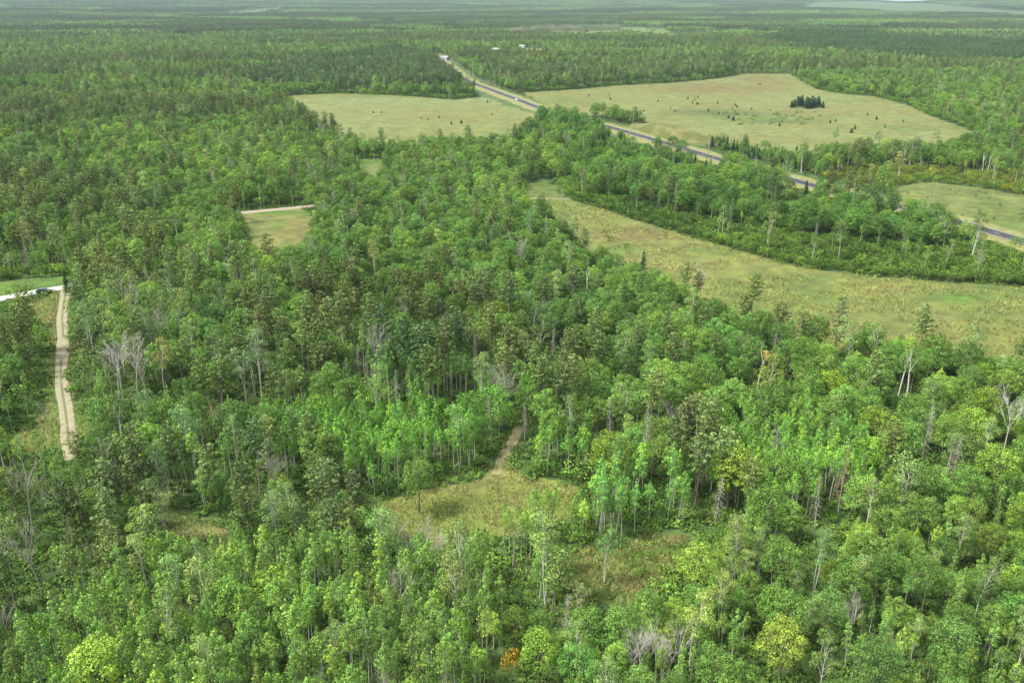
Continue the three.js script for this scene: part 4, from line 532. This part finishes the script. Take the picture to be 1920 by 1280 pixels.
    mesh('body', mergeGeometries([prof([[-2.2, 0.38], [2.2, 0.38], [2.25, 0.75], [1.2, 0.95], [-2.0, 1.0], [-2.25, 0.8]], 1.6, 0.08), prof([[-1.75, 1.0], [1.05, 0.98], [0.4, 1.42], [-1.3, 1.45]], 1.36, 0.06)]), paint, o);
    mesh('windscreen', prof([[0.55, 1.08], [1.06, 1.05], [0.5, 1.4], [0.42, 1.4]], 1.3, 0.02).translate(0.07, 0, 0), pane, o);
    for (const q of [-1, 1]) { mesh('side_window', box(1.9, 0.3, 0.03, -0.4, 1.22, q * 0.76), pane, o); mesh('headlight', box(0.08, 0.16, 0.34, 2.32, 0.72, q * 0.56), lampM, o); for (const k of [-1.4, 1.4]) { const w = mesh('wheel', new THREE.CylinderGeometry(0.33, 0.33, 0.22, 18).rotateX(Math.PI / 2).translate(k, 0.33, q * 0.82), rubber, o); mesh('rim', new THREE.CylinderGeometry(0.2, 0.2, 0.24, 12).rotateX(Math.PI / 2).translate(k, 0.33, q * 0.82), rim, w); } }
  }
}

// ------------------------------------------------------------------ undergrowth and meadow grass
{
  const r0 = rng(31), sprig = many(3, (i) => { const L = new Leaves(rng(900 + i)); for (let k = 0; k < 4; k++) L.lobe(V((L.r() - 0.5) * 1.6, 0.32, (L.r() - 0.5) * 1.6), 0.8, 0.5, 0.8, 22, 0.2, [0.085, 0.150, 0.032], { bottom: -0.1, tilt: 1.1 }); return L.geometry; });
  const lists = [[], [], []];
  const put = (x, z, d, h1, h2, h3) => { if (isOpen(x, z) && !(oliveClearing.has(x, z) && h1 < 0.34)) return; if (nearLine(x, z, -1)) return; if (fbm(x / 9, z / 9, 2, 333) < 0.2) return; lists[Math.floor(h3 * 3) % 3].push([x, z, lerp(0.6, 1.5, h1), h2 * 40, tintFor('x', x, z, 1, [1.0, 1, 0.9])]); };
  grow(1.9, NEAR0, 430, put); grow(4.4, 430, 1000, (x, z, d, a, b, c) => put(x, z, d, a * 1.3, b, c));
  const g = new THREE.Group(); g.name = 'undergrowth'; tag(g, 'low green undergrowth covering the forest floor between the trunks', 'undergrowth', null, 'stuff'); scene.add(g);
  lists.forEach((list, i) => { const im = new THREE.InstancedMesh(sprig[i], SPECIES.shrub.leaf, list.length), c = new THREE.Color(); im.name = 'undergrowth'; im.castShadow = im.receiveShadow = true; list.forEach(([x, z, s, t, tint], k) => { M4.compose(V(x, 0, z), Q4.setFromEuler(E4.set(0, t, 0)), V(s, s * 0.9, s)); im.setMatrixAt(k, M4); im.setColorAt(k, c.setRGB(...tint)); }); g.add(im); });
  // grass tufts
  const tuft = many(2, (i) => { const r = rng(950 + i), pos = [], nor = [], idx = []; for (let k = 0; k < 16; k++) { const th = r() * 6.28, R = r() * 0.35, h = 0.3 + r() * 0.4, x = Math.cos(th) * R, z = Math.sin(th) * R, a = r() * 6.28, w = 0.035, b = pos.length / 3; pos.push(x - Math.cos(a) * w, -0.05, z - Math.sin(a) * w, x + Math.cos(a) * w, -0.05, z + Math.sin(a) * w, x + (r() - 0.5) * 0.4, h, z + (r() - 0.5) * 0.4); for (let q = 0; q < 3; q++) nor.push(0, 1, 0); idx.push(b, b + 1, b + 2); } const gm = new THREE.BufferGeometry(); gm.setAttribute('position', new THREE.Float32BufferAttribute(pos, 3)); gm.setAttribute('normal', new THREE.Float32BufferAttribute(nor, 3)); gm.setIndex(idx); return gm; });
  const gl = [[], []], near = [nearClearing, oliveClearing, pineGap, trackVerge, smallField, ...grassBay, region([[92, 545], [150, 545], [146, 640], [140, 740], [150, 850], [100, 850], [86, 740], [90, 640]])];
  grow(0.5, NEAR0, 330, (x, z, d, h1, h2, h3) => { if (!near.some((q) => q.has(x, z)) || nearLine(x, z, -1.55)) return; if (fbm(x / 3, z / 3, 2, 51) < 0.3) return; gl[h3 < 0.5 ? 0 : 1].push([x, z, lerp(0.5, 1.1, h1), h2 * 40]); });
  grow(1.25, 200, 480, (x, z, d, h1, h2, h3) => { if (!wetMeadow.has(x, z) || fbm(x / 12, z / 6, 3, 52) < 0.46) return; gl[h3 < 0.5 ? 0 : 1].push([x, z, lerp(0.7, 1.7, h1), h2 * 40]); });
  const gg = new THREE.Group(); gg.name = 'meadow_grass'; tag(gg, 'tufts of tall dry grass standing in the meadow and clearings', 'grass', null, 'stuff'); scene.add(gg);
  gl.forEach((list, i) => { const im = new THREE.InstancedMesh(tuft[i], std([0.34, 0.325, 0.115]), list.length), c = new THREE.Color(); im.name = 'grass'; im.castShadow = im.receiveShadow = true; list.forEach(([x, z, s, t], k) => { M4.compose(V(x, 0.02, z), Q4.setFromEuler(E4.set(0, t, 0)), V(s, s, s)); im.setMatrixAt(k, M4); const n = fbm(x / 7, z / 7, 2, 9), b = 0.6 + 0.8 * hash(k, i, 3); im.setColorAt(k, c.setRGB(b * lerp(0.7, 1.15, n), b, b * lerp(0.6, 1.1, n))); }); gg.add(im); });
}

// ------------------------------------------------------------------ the forest towards the horizon, in patches of several trees
{
  const patch = (seed, kinds) => { const L = new Leaves(rng(seed)), r = L.r, col = { oak: COL.oak, pine: COL.pine, aspen: COL.aspen, dead: [0.30, 0.27, 0.24] }; for (let j = 0; j < 4; j++) for (let i = 0; i < 4; i++) { const k = kinds[Math.floor(r() * kinds.length)], x = (i - 1.5) * 6.6 + (r() - 0.5) * 4, z = (j - 1.5) * 6.6 + (r() - 0.5) * 4, b = lerp(0.7, 1.3, r()), c = col[k].map((v) => v * b); if (k === 'dead') { L.lobe(V(x, 8, z), 0.3, 7, 0.3, 10, 0.5, c, { bottom: -1 }); continue; } const H = k === 'pine' ? lerp(16, 21, r()) : k === 'oak' ? lerp(11, 15, r()) : lerp(12, 17, r()), R = k === 'pine' ? 2.6 : k === 'oak' ? 4.4 : 2.6; for (let q = 0; q < 4; q++) L.lobe(V(x + (r() - 0.5) * R * 1.1, H * lerp(0.6, 0.86, r()), z + (r() - 0.5) * R * 1.1), R * 0.6, H * 0.15, R * 0.6, 16, 0.85, c, { bottom: -0.6 }); L.lobe(V(x, H * 0.3, z), 0.25, H * 0.3, 0.25, 4, 0.35, k === 'pine' ? [0.25, 0.2, 0.15] : [0.4, 0.38, 0.33], { bottom: -1 }); } return L.geometry; };
  const kinds = [['oak', 'oak', 'aspen', 'oak'], ['oak', 'aspen', 'pine', 'aspen'], ['pine', 'pine', 'pine', 'oak'], ['aspen', 'aspen', 'dead', 'oak'], ['dead', 'dead', 'aspen', 'pine']], shapes = kinds.map((k, i) => patch(1000 + i, k)), lists = kinds.map(() => []);
  grow(21, MIDFAR - 5, 5200, (x, z, d, h1, h2, h3) => far(x, z, d, h1, h2, h3, 1)); grow(27, 5200, 10200, (x, z, d, h1, h2, h3) => far(x, z, d, h1, h2, h3, 1.25));
  function far(x, z, d, h1, h2, h3, s) {
    const open = isOpen(x, z); let q = zoneAt(x, z), n = fbm(x / 900, z / 330, 4, 510), k;
    if (open) { if (h1 > (farMarsh.has(x, z) ? 0 : 0.04)) return; k = h1 < 0.05 ? 4 : 3; s *= 0.55; }
    else if (blowdown.has(x, z)) { if (h1 > 0.6) return; k = 4; s *= 0.8; }
    else k = q !== dflt && (q.mix.pine ?? 0) > 0.3 ? 2 : n > 0.56 ? 2 : n < 0.43 ? (n < 0.36 ? (h1 < 0.55 ? 4 : 3) : h1 < 0.5 ? 3 : 1) : h1 < 0.6 ? 0 : 1;
    const b = (0.55 + 0.75 * fbm(x / 260, z / 160, 3, 520)) * (0.7 + 0.6 * h2) * (k === 2 ? 0.72 : 1.05);
    lists[k].push([x, terrain(x, z), z, s * (0.85 + 0.3 * h3), Math.floor(h2 * 4) * Math.PI / 2 + (h3 - 0.5) * 0.6, [b * (0.95 + 0.15 * h3), b, b]]);
  }
  const g = new THREE.Group(); g.name = 'distant_forest'; tag(g, 'far hazy forest running to the horizon', 'forest', null, 'stuff'); scene.add(g);
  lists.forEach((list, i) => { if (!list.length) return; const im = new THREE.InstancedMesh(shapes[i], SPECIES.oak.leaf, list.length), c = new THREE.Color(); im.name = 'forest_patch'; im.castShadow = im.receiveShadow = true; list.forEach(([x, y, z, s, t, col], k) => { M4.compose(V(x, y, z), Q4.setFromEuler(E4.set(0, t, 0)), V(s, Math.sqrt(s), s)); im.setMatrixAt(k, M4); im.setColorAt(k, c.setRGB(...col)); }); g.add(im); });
  console.log('far patches', lists.map((l) => l.length).join(' '));
}
{ const n = {}; for (const t of placed) n[t.sp] = (n[t.sp] ?? 0) + 1; console.log('trees', JSON.stringify(n), 'masses', [...masses.values()].reduce((a, b) => a + b.length, 0)); }

renderer.render(scene, camera);
